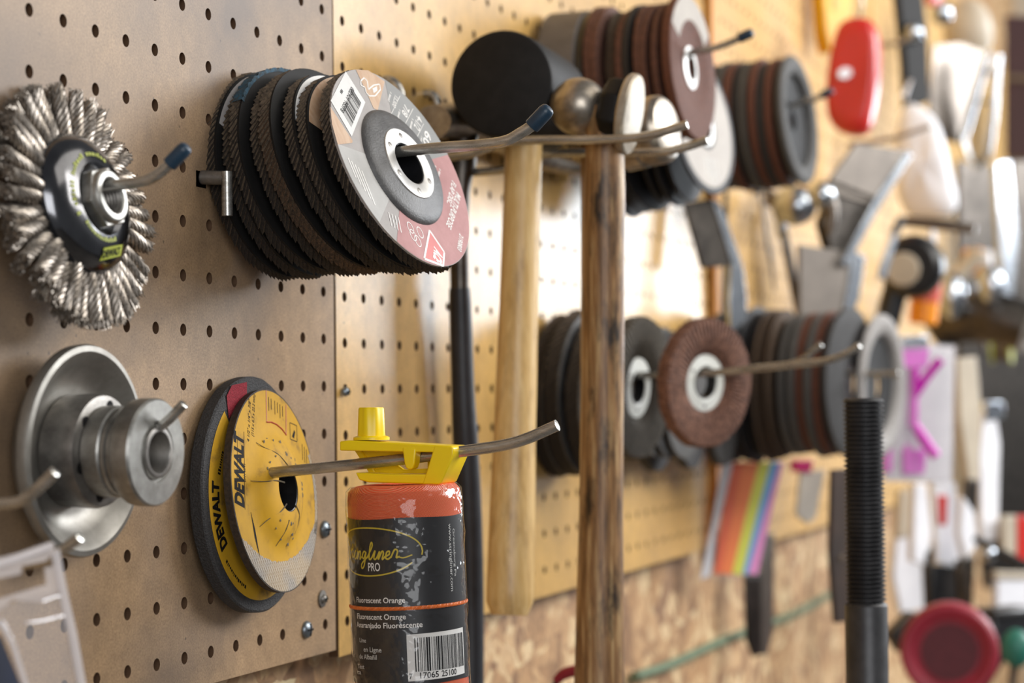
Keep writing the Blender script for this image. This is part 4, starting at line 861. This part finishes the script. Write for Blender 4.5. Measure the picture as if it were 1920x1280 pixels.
# ---------------------------------------------------------------- helper for far, soft objects: outline at its own distance, real thickness
def slab(px_pts,X,th,m,name,parent=None,M0=None,bevel=0,face=56):
    b=MB(); o=M0; a=math.radians(face); nn=np.array([-math.cos(a),-math.sin(a),0.]); q0=np.array(o)+nn*((o.x-X)*math.cos(a))
    P=[]
    for px,py in px_pts:
        v=ray(px,py); P.append(Vector(CAM+v*(((q0-CAM)@nn)/(v@nn))))
    n=len(P); back=Vector(-nn*th)
    v=[p-o for p in P]+[p-o+back for p in P]
    b.add(v,[tuple(range(n)),tuple(range(n,2*n))[::-1]]+[(i,n+i,n+(i+1)%n,(i+1)%n) for i in range(n)])
    return b.build(name,m,parent,bevel=bevel)
def far(name,label,cat,px,py,X,group=None):
    p=atX(px,py,X); return thing(name,label,cat,T(*p),group),p
def ftube(parent,p0,pts,X,rpx,m,name,n=14,flat=1.,sm=5):
    P=[atX(a,c,X)-p0 for a,c in pts]; k=mmpx(p0); Q=smooth(P,sm) if sm else P; R=rpx if isinstance(rpx,(list,tuple)) else [rpx]*len(pts)
    RR=[]
    for i in range(len(Q)):
        t=i/(len(Q)-1)*(len(R)-1); j=min(int(t),len(R)-2); RR.append(k*(R[j]+(R[j+1]-R[j])*(t-j)))
    return MB().tube(Q,RR,n,flat=flat,upv=(1,0,0)).build(name,m,parent,ang=50)
m_bright=mat('bright_steel',(206,212,218),(170,176,184),scale=40,rough=.24,metal=1)
m_satin=mat('satin_steel',(134,125,116),(108,101,94),scale=20,rough=.4,metal=.85,rvar=.06)
m_red2=mat('red_enamel',(206,44,36),(190,36,30),scale=14,rough=.35,coat=.3)
m_whitep=mat('white_plastic',(240,240,244),(222,222,228),scale=20,rough=.4)
m_yellow2=mat('yellow_enamel',(232,182,24),(216,160,20),scale=14,rough=.35)
m_orange2=mat('orange_bottle',(244,160,28),(236,140,20),scale=14,rough=.35)
m_redlbl=mat('red_bottle_label',(214,70,48),(204,120,110),scale=60,rough=.4)
m_pink=mat('magenta_plastic',(214,40,196),(200,30,180),scale=14,rough=.35)
m_plum=mat('plum_panel',(70,48,58),(60,42,50),scale=5,rough=.5)
m_maroon=mat('maroon_plastic',(158,34,56),(138,28,46),scale=20,rough=.45)
m_maroon2=mat('maroon_mesh',(96,34,44),(80,26,36),scale=200,rough=.6)
m_cream=mat('cream_handle',(196,184,164),(176,164,146),scale=20,rough=.45)
m_brown=mat('dark_leather',(64,46,36),(46,34,28),scale=30,rough=.6)
m_teal=mat('teal_plastic',(52,130,112),(40,112,98),scale=20,rough=.4)
m_lime2=mat('lime_plastic',(190,196,90),(170,178,70),scale=20,rough=.35)
m_cord=mat('green_cord',(112,128,100),(92,108,84),scale=90,rough=.8)
m_blksteel=mat('blackened_steel',(66,66,68),(44,44,46),scale=60,rough=.42,metal=.3,spec=.6)
# threaded black bar standing in front
o,p=far('threaded_bar','thick black threaded steel bar standing upright in front of the disc rows','threaded bar',1622,1000,450)
k=mmpx(p); Rb=38*k; b=MB(); zt=atX(1622,746,450).z-p.z; zb=atX(1622,1122,450).z-p.z; pit=8.6*k
prof=[(0,zt),(Rb*.86,zt),(Rb*.93,zt-.6)]; z=zt-.6
while z>zb: prof+=[(Rb*1.01,z-pit*.42),(Rb*1.01,z-pit*.56),(Rb*.84,z-pit*.94),(Rb*.84,z-pit)]; z-=pit
prof+=[(Rb*.97,z-1),(Rb*1.04,z-2.)]
b.lathe(prof,48); b.build('thread',m_blksteel,o,ang=40)
MB().lathe([(Rb*1.0,z-1.5),(Rb*1.05,z-3),(Rb*1.05,-330),(0,-330)],48).build('shank',m_blksteel,o)
# scraper + black rod near the batten
o,p=far('floor_scraper','dark scraper blade with bright sloping edge hanging below the cutting discs','scraper',1330,440,1010)
slab([(1284,380),(1336,372),(1374,498),(1318,502)],1010,4,m_tank,'blade',o,p,bevel=.5)
slab([(1336,372),(1350,380),(1366,420),(1392,495),(1374,500)],1008,5,m_bright,'bevelled_edge',o,p,bevel=.5)
slab([(1371,499),(1393,496),(1401,560),(1399,650),(1372,650),(1368,560)],1009,5,m_bright,'shaft',o,p,bevel=.6)
o,p=far('black_rod','long thin black rod beside the orange batten','rod',1354,640,1118)
ftube(o,p,[(1361,360),(1360,470),(1356,640),(1353,860),(1352,1010)],1118,[4.5,4.5,4.5,5,5],m_blackg,'shaft'); MB().sphere((0,0,atX(1361,352,1118).z-p.z),3.4,12,T(-1.,atX(1361,352,1118).y-p.y,0)).build('knob',m_blackg,o)
o,p=far('black_clip','small black clip on the third pegboard above the blue grey disc','clip',1393,570,1165)
slab([(1387,535),(1400,535),(1400,590),(1387,590)],1165,6,m_blackg,'body',o,p,bevel=1); ftube(o,p,[(1393,536),(1394,520),(1398,512)],1167,[3,3,2],m_zinc,'loop')
# curved bars
o,p=far('pry_bar','long curved dark pry bar leaning across the third pegboard','pry bar',1470,470,1340)
ftube(o,p,[(1438,350),(1452,385),(1470,440),(1486,520),(1502,600),(1512,660)],1340,[9,11,12,13,13,12],m_tank,'bar',flat=.7)
MB().sphere(atX(1466,425,1334)-p,9,16,sc=(.6,.7,1.5)).build('polished_shoulder',m_bright,o)
o,p=far('shadow_strip','slim dark shape standing in for the shadow of the curved pry bar','shadow_strip',1440,440,1290)
ftube(o,p,[(1424,360),(1434,420),(1444,480),(1452,545)],1290,[6,6,8,4],m_tank,'blade',flat=.5); ftube(o,p,[(1412,318),(1424,362)],1290,[9,8],m_blackg,'handle',sm=3)  # blade and handle only imitate the cast shadow of the pry bar
o,p=far('pipe_wrench','polished round wrench head under the grey and rust stack','wrench',1490,385,1270)
b=MB(); b.sphere((0,0,0),22,24,sc=(.8,1,.9)); b.build('jaw',m_bright,o); 
MB().sphere(atX(1540,366,1270)-p,14,18).build('knob',m_bright,o); ftube(o,p,[(1440,372),(1490,385),(1545,370),(1562,400),(1556,440)],1272,[14,18,17,10,8],m_satin,'frame')
# red reel, yellow level, dark strap
o,p=far('chalk_reel','red rounded chalk line reel with a small white spot hanging high on the wall','chalk reel',1596,142,1450)
out=[(1568,40),(1585,28),(1620,26),(1640,40),(1648,90),(1642,170),(1630,230),(1618,254),(1580,252),(1552,235),(1543,200),(1546,130),(1556,80)]
P=[atX(a,c,1450)-p for a,c in out]; ctr=sum(P,Vector())/len(P); b=MB(); rings=[]
for x,s_ in ((0,.0),(0,.55),(-1,.8),(3,.94),(9,1.),(34,1.),(42,.9),(45,.6),(45,0)): rings.append([ctr+(q-ctr)*max(s_,.01)+Vector((x,0,0)) for q in P])
b.loft(rings); b.build('case',m_red2,o,ang=60,sub=1)
slab([(1573,133),(1584,126),(1596,128),(1598,140),(1588,148),(1574,146)],1447,2.5,m_whitep,'white_spot',o,p,bevel=.5)
ftube(o,p,[(1612,30),(1616,8),(1612,-20)],1465,[3,3,3],m_zinc,'hang_loop')
o,p=far('yellow_level','yellow tool handle hanging behind the red reel','handle',1570,30,1560)
slab([(1540,-40),(1602,-40),(1600,30),(1586,70),(1556,100),(1548,60)],1560,20,m_yellow2,'body',o,p,bevel=3); slab([(1560,-30),(1574,-30),(1572,20),(1562,20)],1558,3,m_orange2,'inlay',o,p,bevel=.5)
o,p=far('black_strap','long black rubber strap hanging from above the red reel','strap',1712,60,1800)
slab([(1680,-60),(1726,-60),(1740,60),(1744,190),(1704,204),(1698,110)],1800,12,m_black,'strap',o,p,bevel=2); MB().sphere(atX(1712,62,1795)-p,13,14).build('buckle',m_bright,o)
o,p=far('red_valve','small red and chrome fitting at the top of the far pegboard','fitting',1765,25,1900)
MB().sphere((0,0,0),15,16).build('chrome_cap',m_bright,o); slab([(1742,-30),(1775,-30),(1768,6),(1750,10)],1900,12,m_red2,'red_body',o,p,bevel=2)
o,p=far('tan_cap','cream rounded cover behind the chrome fitting','cover',1815,60,2150)
b=MB(); b.sphere((0,0,0),46,24,sc=(.6,.75,1)); b.build('shell',m_cream,o); MB().sphere((-20,6,-34),16,16).build('rim',m_cream,o)
# corner trowels
o,p=far('corner_trowel','grey corner trowel with bright bent blade at the upper right','trowel',1800,200,2050)
slab([(1752,84),(1800,80),(1850,98),(1822,190),(1800,268),(1772,262),(1744,206)],2050,5,m_satin,'plate',o,p,bevel=.8)
P=[atX(a,c,2040)-p for a,c in ((1852,100),(1838,150),(1822,205),(1806,262),(1818,296),(1831,314),(1852,290),(1862,220),(1868,150),(1872,104))]
MB().tube(P,9.5,12,flat=.55,upv=(1,0,0)).build('bent_blade',m_bright,o,ang=40); ftube(o,p,[(1850,135),(1862,136)],2044,[4,4],m_tank,'rivet_bar',sm=2); ftube(o,p,[(1838,190),(1862,192)],2044,[3,3],m_satin,'rivet_bar',sm=2)
o,p=far('plastic_bag','white plastic bag hanging below the corner trowel','bag',1730,310,1760)
out=[(1692,178),(1722,190),(1752,214),(1772,262),(1784,330),(1800,392),(1770,412),(1730,404),(1700,412),(1678,380),(1668,320),(1672,250)]
P=[atX(a,c,1760)-p for a,c in out]; ctr=sum(P,Vector())/len(P); rings=[]
rs=random.Random(3)
for x,s_ in ((-6,.01),(-5,.45),(0,.78),(8,.95),(16,1.),(26,.92),(34,.6),(36,.01)): rings.append([ctr+(q-ctr)*s_*(1+.05*math.sin(i*2.3+x))+Vector((x+3*math.sin(i*1.7),0,0)) for i,q in enumerate(P)])
b=MB(); b.loft(rings); b.build('bag_body',m_whitep,o,ang=80,sub=1); ftube(o,p,[(1694,182),(1700,168),(1708,150)],1765,[6,4,3],m_whitep,'tied_neck')
# angle brackets
for nm,lb,pl,ed,X in (('steel_bracket','upper folded steel bracket in front of the white bag',[(1556,338),(1606,268),(1702,282),(1644,372)],[(1702,282),(1712,290),(1655,380),(1590,500),(1578,492),(1640,376)],1330),
 ('steel_bracket','lower dark steel bracket plate with a bright right edge',[(1500,458),(1602,474),(1588,600),(1500,604)],[(1600,470),(1624,480),(1612,560),(1592,604),(1582,598)],1300)):
    o,p=far(nm,lb,'bracket',pl[0][0],pl[0][1],X,'steel brackets by the far middle row'); slab(pl,X,5,m_satin,'plate',o,p,bevel=.8); slab(ed,X-3,9,m_bright,'folded_edge',o,p,bevel=.8)
o,p=far('steel_channel','dark steel channel sloping between the two brackets','channel',1600,410,1340)
slab([(1562,360),(1640,384),(1600,474),(1560,470),(1546,420)],1372,14,m_tank,'web',o,p,bevel=1); slab([(1556,340),(1644,372),(1642,386),(1560,362)],1368,6,m_satin,'flange',o,p,bevel=1)
o,p=far('straightedge','bright narrow steel blade leaning beside the dark knob','blade',1665,480,1500)
slab([(1676,436),(1684,444),(1662,520),(1648,524),(1650,505)],1500,4,m_bright,'blade',o,p,bevel=.5); slab([(1676,436),(1690,405),(1700,410),(1684,444)],1502,6,m_blackg,'tang',o,p,bevel=.5)
o,p=far('angle_grinder','dark angle grinder body beneath the white bag','grinder',1705,490,1560)
b=MB(); b.lathe([(0,-20),(26,-20),(34,-14),(36,0),(30,14),(16,20),(0,20)],40,RY(PI/2)@T(6,-4,0)); b.build('gear_head',m_blackg,o); ftube(o,p,[(1700,470),(1680,540),(1664,600),(1650,640)],1565,[28,24,24,20],m_blackg,'body'); MB().lathe([(0,-22),(17,-22),(19,-20),(19,-12),(0,-12)],28,RY(PI/2)@T(10,4,0)).build('cap',m_cream,o); ftube(o,p,[(1690,415),(1760,420),(1830,430)],1560,[10,12,9],m_satin,'side_arm',sm=3)
o,p=far('orange_bottle','orange and yellow squeeze bottle with a red label','bottle',1738,530,1640)
k=mmpx(p); z=lambda py: (530-py)*k
MB().lathe([(0,z(608)),(24*k,z(608)),(27*k,z(604)),(27*k,z(530)),(24*k,z(515)),(13*k,z(490)),(11*k,z(455)),(0,z(452))],36,RX(.12)).build('body',m_orange2,o); MB().lathe([(27.6*k,z(566)),(27.8*k,z(565)),(27.8*k,z(524)),(27.6*k,z(523))],36,RX(.12)).build('red_label',m_redlbl,o); MB().lathe([(0,z(458)),(9*k,z(458)),(8*k,z(440)),(4*k,z(430)),(0,z(430))],24,RX(.12)).build('nozzle',m_whitep,o)
# dark tools behind, right
o,p=far('drill_body','dark brown power tool body behind the orange bottle','power tool',1830,600,2050)
ftube(o,p,[(1750,630),(1800,600),(1860,595),(1925,615)],2050,[34,46,50,46],m_tank,'body'); MB().sphere(atX(1785,555,2000)-p,24,20,sc=(1,.8,1.3)).build('chrome_nose',m_bright,o); MB().sphere(atX(1856,532,2000)-p,19,20,sc=(.6,1,1.3)).build('chrome_collar',m_bright,o); ftube(o,p,[(1792,520),(1830,480),(1838,470)],2040,[16,18,16],m_cream,'handle',sm=3)
o,p=far('gold_cap','orange and white bottle cap above the dark power tool','bottle cap',1825,490,2150)
MB().lathe([(0,0),(17,0),(18,2),(18,22),(16,24),(0,24)],32,RX(PI/2)@T(0,0,-12)).build('cap',m_orange2,o); MB().lathe([(0,0),(15,0),(15,12),(0,12)],28,RX(PI/2)@T(0,0,12)).build('white_collar',m_whitep,o)
o,p=far('lime_spool','small lime green spool near the right frame edge','spool',1878,652,2200)
b=MB(); b.lathe([(10,-14),(22,-14),(22,-12),(16,-10),(16,10),(22,12),(22,14),(10,14)],32,RX(PI/2),closed=True); b.build('bobbin',m_lime2,o); MB().lathe([(16.2,-10),(18,-8),(18,8),(16.2,10)],32,RX(PI/2)).build('thread',m_satin,o)
# hanging dark cabinet panels and steel bars at the right edge
o,p=far('cabinet','plum coloured metal cabinet at the far right end of the wall','cabinet',1905,180,3000)
slab([(1884,28),(2100,40),(2100,300),(1884,296)],3000,120,m_plum,'body',o,p,bevel=3,face=0); slab([(1884,140),(2100,150),(2100,160),(1884,150)],2992,7,m_satin,'rail',o,p,bevel=1,face=0)
o,p=far('steel_rail','tall bright steel rail at the right frame edge','rail',1885,400,2500)
slab([(1868,305),(1895,300),(1908,440),(1900,560),(1880,560),(1876,440)],2500,12,m_bright,'rail',o,p,bevel=2); slab([(1898,300),(1940,300),(1940,580),(1904,560)],2506,14,m_tank,'flange',o,p,bevel=2)
o,p=far('tool_rack','dark grey steel rack panel behind the hanging tools on the right','rack',1860,800,2700)
slab([(1798,300),(1872,310),(1880,560),(1990,620),(1990,1160),(1850,1100),(1800,700)],2700,10,m_tank,'panel',o,p,bevel=2); slab([(1850,640),(1990,640),(1990,660),(1850,660)],2690,14,m_satin,'rail',o,p,bevel=1)
# magenta tool in clear pack
o,p=far('magenta_tool','magenta plastic tool in a clear and white hanging pack','packaged tool',1710,770,1350)
slab([(1660,640),(1790,650),(1784,905),(1660,900)],1356,3,mat('pack_card',(206,202,204),(186,184,186),scale=20,rough=.45),'backing_card',o,p,bevel=.5)
slab([(1692,655),(1744,652),(1740,688),(1694,690)],1350,7,m_pink,'head',o,p,bevel=1.5)
ftube(o,p,[(1714,690),(1712,740),(1710,800)],1350,[11,9,11],m_pink,'stem'); ftube(o,p,[(1764,674),(1738,706),(1716,738)],1350,[9,8,9],m_pink,'branch'); ftube(o,p,[(1664,800),(1682,826),(1700,846)],1350,[9,10,12],m_pink,'branch'); ftube(o,p,[(1714,796),(1734,826),(1756,856)],1350,[9,10,9],m_pink,'branch')
slab([(1694,842),(1738,842),(1734,888),(1696,890)],1349,8,m_pink,'foot',o,p,bevel=1.5); slab([(1662,828),(1676,836),(1674,886),(1660,884)],1349,8,m_pink,'foot',o,p,bevel=1.5)
slab([(1656,636),(1794,646),(1788,908),(1656,904)],1340,.8,m_clearbag,'clear_front',o,p)
slab([(1694,630),(1742,628),(1742,652),(1694,654)],1348,8,m_bright,'chrome_cap',o,p,bevel=1)
# pale handles & blades, right bottom
for nm,lb,parts in (
 ('cream_scraper','cream handled scraper hanging right of the magenta tool',[('handle',[(1796,672),(1832,668),(1840,760),(1836,900),(1818,900),(1800,780)],m_cream),('blade',[(1816,898),(1836,898),(1834,960),(1812,960)],m_tank)]),
 ('white_trowel','white trowel with a dark lower blade under the magenta pack',[('handle',[(1716,906),(1738,906),(1748,1000),(1740,1060),(1712,1052)],m_whitep),('blade',[(1738,1040),(1752,1020),(1748,1130),(1742,1140)],m_tank)]),
 ('red_handled_knife','white knife pack with a red stripe and dark sheath',[('blade',[(1750,900),(1792,905),(1802,1060),(1758,1055)],m_whitep),('red_stripe',[(1760,928),(1778,928),(1776,985),(1762,984)],m_red2),('sheath',[(1750,1058),(1802,1058),(1806,1142),(1748,1142)],m_blackg)]),
 ('tall_white_tube','tall white tube hanging right of the cream scraper',[('tube',[(1846,770),(1866,764),(1876,830),(1872,1010),(1842,1020),(1838,850)],m_whitep),('chrome_tip',[(1848,752),(1882,752),(1886,784),(1850,790)],m_bright)]),
 ('silver_shears','silver shears with dark grip low on the right',[('blade',[(1806,930),(1828,960),(1834,1020),(1812,1050),(1800,1000)],m_whitep),('grip',[(1800,1050),(1830,1040),(1824,1140),(1806,1140)],m_tank)]),
 ('pale_gloves','crumpled pale grey gloves hanging low beside the threaded bar',[('palm',[(1682,1010),(1724,1000),(1746,1060),(1744,1140),(1690,1150),(1676,1080)],m_whitep),('cuff',[(1690,920),(1716,915),(1722,1002),(1684,1010)],m_cream)]),
 ('orange_tube','cream and orange tube at the right frame edge',[('tube',[(1882,966),(1908,966),(1908,1040),(1884,1040)],m_cream),('orange_side',[(1909,966),(1940,966),(1940,1050),(1909,1050)],m_red2)]),
 ('white_box','pale grey box low at the right frame edge',[('front',[(1872,1085),(1930,1085),(1930,1140),(1870,1140)],m_whitep),('lid',[(1868,1070),(1934,1072),(1932,1086),(1870,1086)],m_cream)])):
    Xk=1500+60*len(nm)%240; q=parts[0][1]; o,p=far(nm,lb,nm.split('_')[-1],q[0][0],q[0][1],Xk)
    for i,(pn,pts,m) in enumerate(parts): slab(pts,Xk-4*i,9,m,pn,o,p,bevel=1.5)
o,p=far('black_bar_clamp','slim black bar clamp sloping across the lower right corner','clamp',1870,1030,1500)
ftube(o,p,[(1826,1008),(1870,1030),(1925,1060)],1500,[7,7,7],m_blackg,'bar',sm=3); MB().sphere(atX(1853,1038,1494)-p,9,16).build('chrome_knob',m_bright,o)
# maroon cap
o,p=far('maroon_filter','round maroon cap with a meshed face at the lower right','cap',1780,1222,1250)
k=mmpx(p); Mx=RY(-PI/2)@RX(.0); MB().lathe([(0,0),(62*k,0),(64*k,3),(70*k,5),(84*k,5),(90*k,2),(92*k,-6),(90*k,-30),(0,-30)],64,RZ(.12)@RY(-PI/2)).build('rim',m_maroon,o); MB().lathe([(0,1.6),(52*k,1.6),(53*k,0)],48,RZ(.12)@RY(-PI/2)).build('mesh_face',m_maroon2,o)
o,p=far('dark_plate','tilted dark plate behind the maroon cap','plate',1700,1190,1330)
slab([(1668,1188),(1708,1146),(1744,1152),(1720,1230),(1690,1222)],1330,10,m_tank,'plate',o,p,bevel=1); MB().sphere((-4,-10,-6),5,12).build('bolt',m_bright,o)
o,p=far('black_holster','black holster bag at the bottom right corner','holster',1890,1180,1400)
slab([(1866,1142),(1940,1136),(1940,1200),(1900,1220),(1880,1250),(1850,1300),(1838,1290),(1862,1220)],1400,30,m_blackg,'bag',o,p,bevel=4); slab([(1872,1150),(1934,1146),(1934,1156),(1872,1160)],1396,8,m_black,'flap',o,p,bevel=1)
o,p=far('teal_tool','teal plastic tool tip at the bottom right edge','tool',1905,1215,1380)
b=MB(); b.sphere((0,0,0),15,20,sc=(.7,1,1.3)); b.build('grip',m_teal,o); ftube(o,p,[(1905,1230),(1900,1262),(1896,1300)],1382,[10,8,8],m_satin,'shaft',sm=3)
# rainbow package, tag, blades, leather strip
o,p=far('rainbow_pack','clear packet of orange, yellow and blue strips hanging under the disc rows','packet',1390,960,1100)
top=[(1372,862),(1404,866)]; 
def stripe(a0,a1,c0,c1,m,nm,x): slab([(a0,866),(a1,866),((a1+c1)/2+2,960),(c1,1078),(c0,1074),((a0+c0)/2-2,960)],x,2.5,m,nm,o,p,bevel=.4)
stripe(1378,1394,1340,1352,mat('deep_orange',(236,96,30),rough=.45),'orange_strip',1100); stripe(1394,1424,1352,1372,mat('bright_orange',(255,130,44),rough=.45),'orange_strip',1100.5)
stripe(1424,1446,1372,1392,mat('lemon',(226,226,64),rough=.45),'yellow_strip',1101); stripe(1446,1462,1392,1402,mat('sky_blue',(92,170,226),rough=.45),'blue_strip',1101.5); stripe(1462,1470,1402,1420,mat('soft_pink',(232,140,200),rough=.45),'pink_strip',1102)
slab([(1356,862),(1486,862),(1470,960),(1424,1086),(1312,1088),(1336,980)],1096,.7,film_mat('packet_film',(240,238,240),.03,.25,.3,20),'clear_sleeve',o,p); slab([(1356,862),(1378,864),(1342,1000),(1332,1078),(1314,1086),(1336,980)],1104,1.,m_whitep,'white_edge',o,p); 
o,p=far('key_tag','grey metal tag with a magenta top hanging under the far row','tag',1515,920,1330)
slab([(1502,884),(1548,880),(1530,970),(1516,982),(1494,965)],1330,4,mat('grey_tag',(196,190,178),(180,174,164),scale=20,rough=.4),'tag',o,p,bevel=.6); slab([(1490,862),(1526,862),(1522,886),(1492,884)],1326,8,mat('magenta_clip',(176,28,96),rough=.4),'clip',o,p,bevel=1)
o,p=far('putty_knife','dark narrow blade with a silver edge hanging under the rainbow packet','blade',1420,1140,1215)
slab([(1398,1080),(1428,1070),(1428,1226),(1414,1232),(1402,1200)],1215,4,m_tank,'blade',o,p,bevel=.8); slab([(1428,1000),(1452,1000),(1450,1180),(1440,1226),(1428,1228)],1217,4,m_satin,'silver_edge',o,p,bevel=.8)
o,p=far('leather_strip','dark brown leather strip hanging behind the threaded bar','strip',1575,1000,1000)
slab([(1562,880),(1592,878),(1596,1164),(1568,1168),(1558,1040)],1000,5,m_brown,'strip',o,p,bevel=1); MB().lathe([(0,0),(3.2,0),(3.2,1.4),(0,1.6)],14,RY(-PI/2)@T(-20,0,-2)).build('rivet',m_zinc,o)
P=[at(a,c,-13) for a,c in ((1190,1268),(1260,1244),(1345,1205),(1420,1176),(1490,1150),(1560,1112))]
tag(MB().tube(smooth(P,6),4.2,8).build('green_cord',m_cord),'faded green cord running along the strand board below the pegboard','cord')
o,p=far('maroon_clamp','maroon clamp grip at the bottom between the pale and weathered handles','clamp',1068,1268,520)
ftube(o,p,[(1042,1276),(1060,1262),(1090,1256),(1110,1258)],520,[8,11,11,9],m_maroon,'grip'); ftube(o,p,[(1046,1270),(1036,1300),(1034,1340)],520,[6,6,6],m_tank,'frame',sm=3)

# ---------------------------------------------------------------- light
def area(name,loc,target,sx,sy,power,col):
    l=bpy.data.lights.new(name,'AREA'); l.shape='RECTANGLE'; l.size=sx; l.size_y=sy; l.energy=power; l.color=col
    o=bpy.data.objects.new(name,l); C.objects.link(o); o.location=(loc[0]*S,loc[1]*S,(loc[2]+ZOFF)*S)
    d=(Vector(target)-Vector(loc)).normalized(); o.rotation_euler=d.to_track_quat('-Z','Y').to_euler(); return o
area('daylight_from_shop_door',(3850,-950,170),(400,0,-20),.5,.5,17,(.86,.93,1.))
area('daylight_from_side_window',(2700,-2000,800),(1000,0,0),1.2,.9,66,(.95,.97,1.))
area('fill_from_behind_camera',(-2300,-1500,350),(300,0,-120),1.6,1.4,30,(.97,.98,1.))  # unseen fill added behind the camera to light camera-facing sides; no door known
area('ceiling_and_fill_lamp',(800,-1300,1300),(600,0,-100),2.2,.8,11,(1.,.95,.87))
area('ceiling_and_fill_lamp',(1100,-1700,800),(1600,0,0),1.3,.7,22,(1.,.97,.92))  # fill added to brighten camera-facing things farther along, not a ceiling fixture
w=bpy.data.worlds.new('shop_air'); bpy.context.scene.world=w; w.use_nodes=True; bg=w.node_tree.nodes['Background']; bg.inputs[0].default_value=(.9,.93,1.,1); bg.inputs[1].default_value=.15
# ---------------------------------------------------------------- camera
cam=bpy.data.cameras.new('camera'); co=bpy.data.objects.new('camera',cam); C.objects.link(co)
cam.sensor_width=36; cam.lens=FPX/1920*36; cam.clip_start=.02; cam.clip_end=50
Rm=Matrix(((RT[0],UP[0],-FW[0]),(RT[1],UP[1],-FW[1]),(RT[2],UP[2],-FW[2])))
M4=Rm.to_4x4(); M4.translation=Vector((CAM[0],CAM[1],CAM[2]+ZOFF))*S; co.matrix_world=M4
cam.dof.use_dof=True; cam.dof.focus_distance=.955; cam.dof.aperture_fstop=7.6; cam.dof.aperture_blades=0
sc=bpy.context.scene; sc.camera=co
vs=sc.view_settings; sc.display_settings.display_device='sRGB'; vs.view_transform='Standard'; vs.look='None'; vs.gamma=1; vs.exposure=.1; vs.use_curve_mapping=False
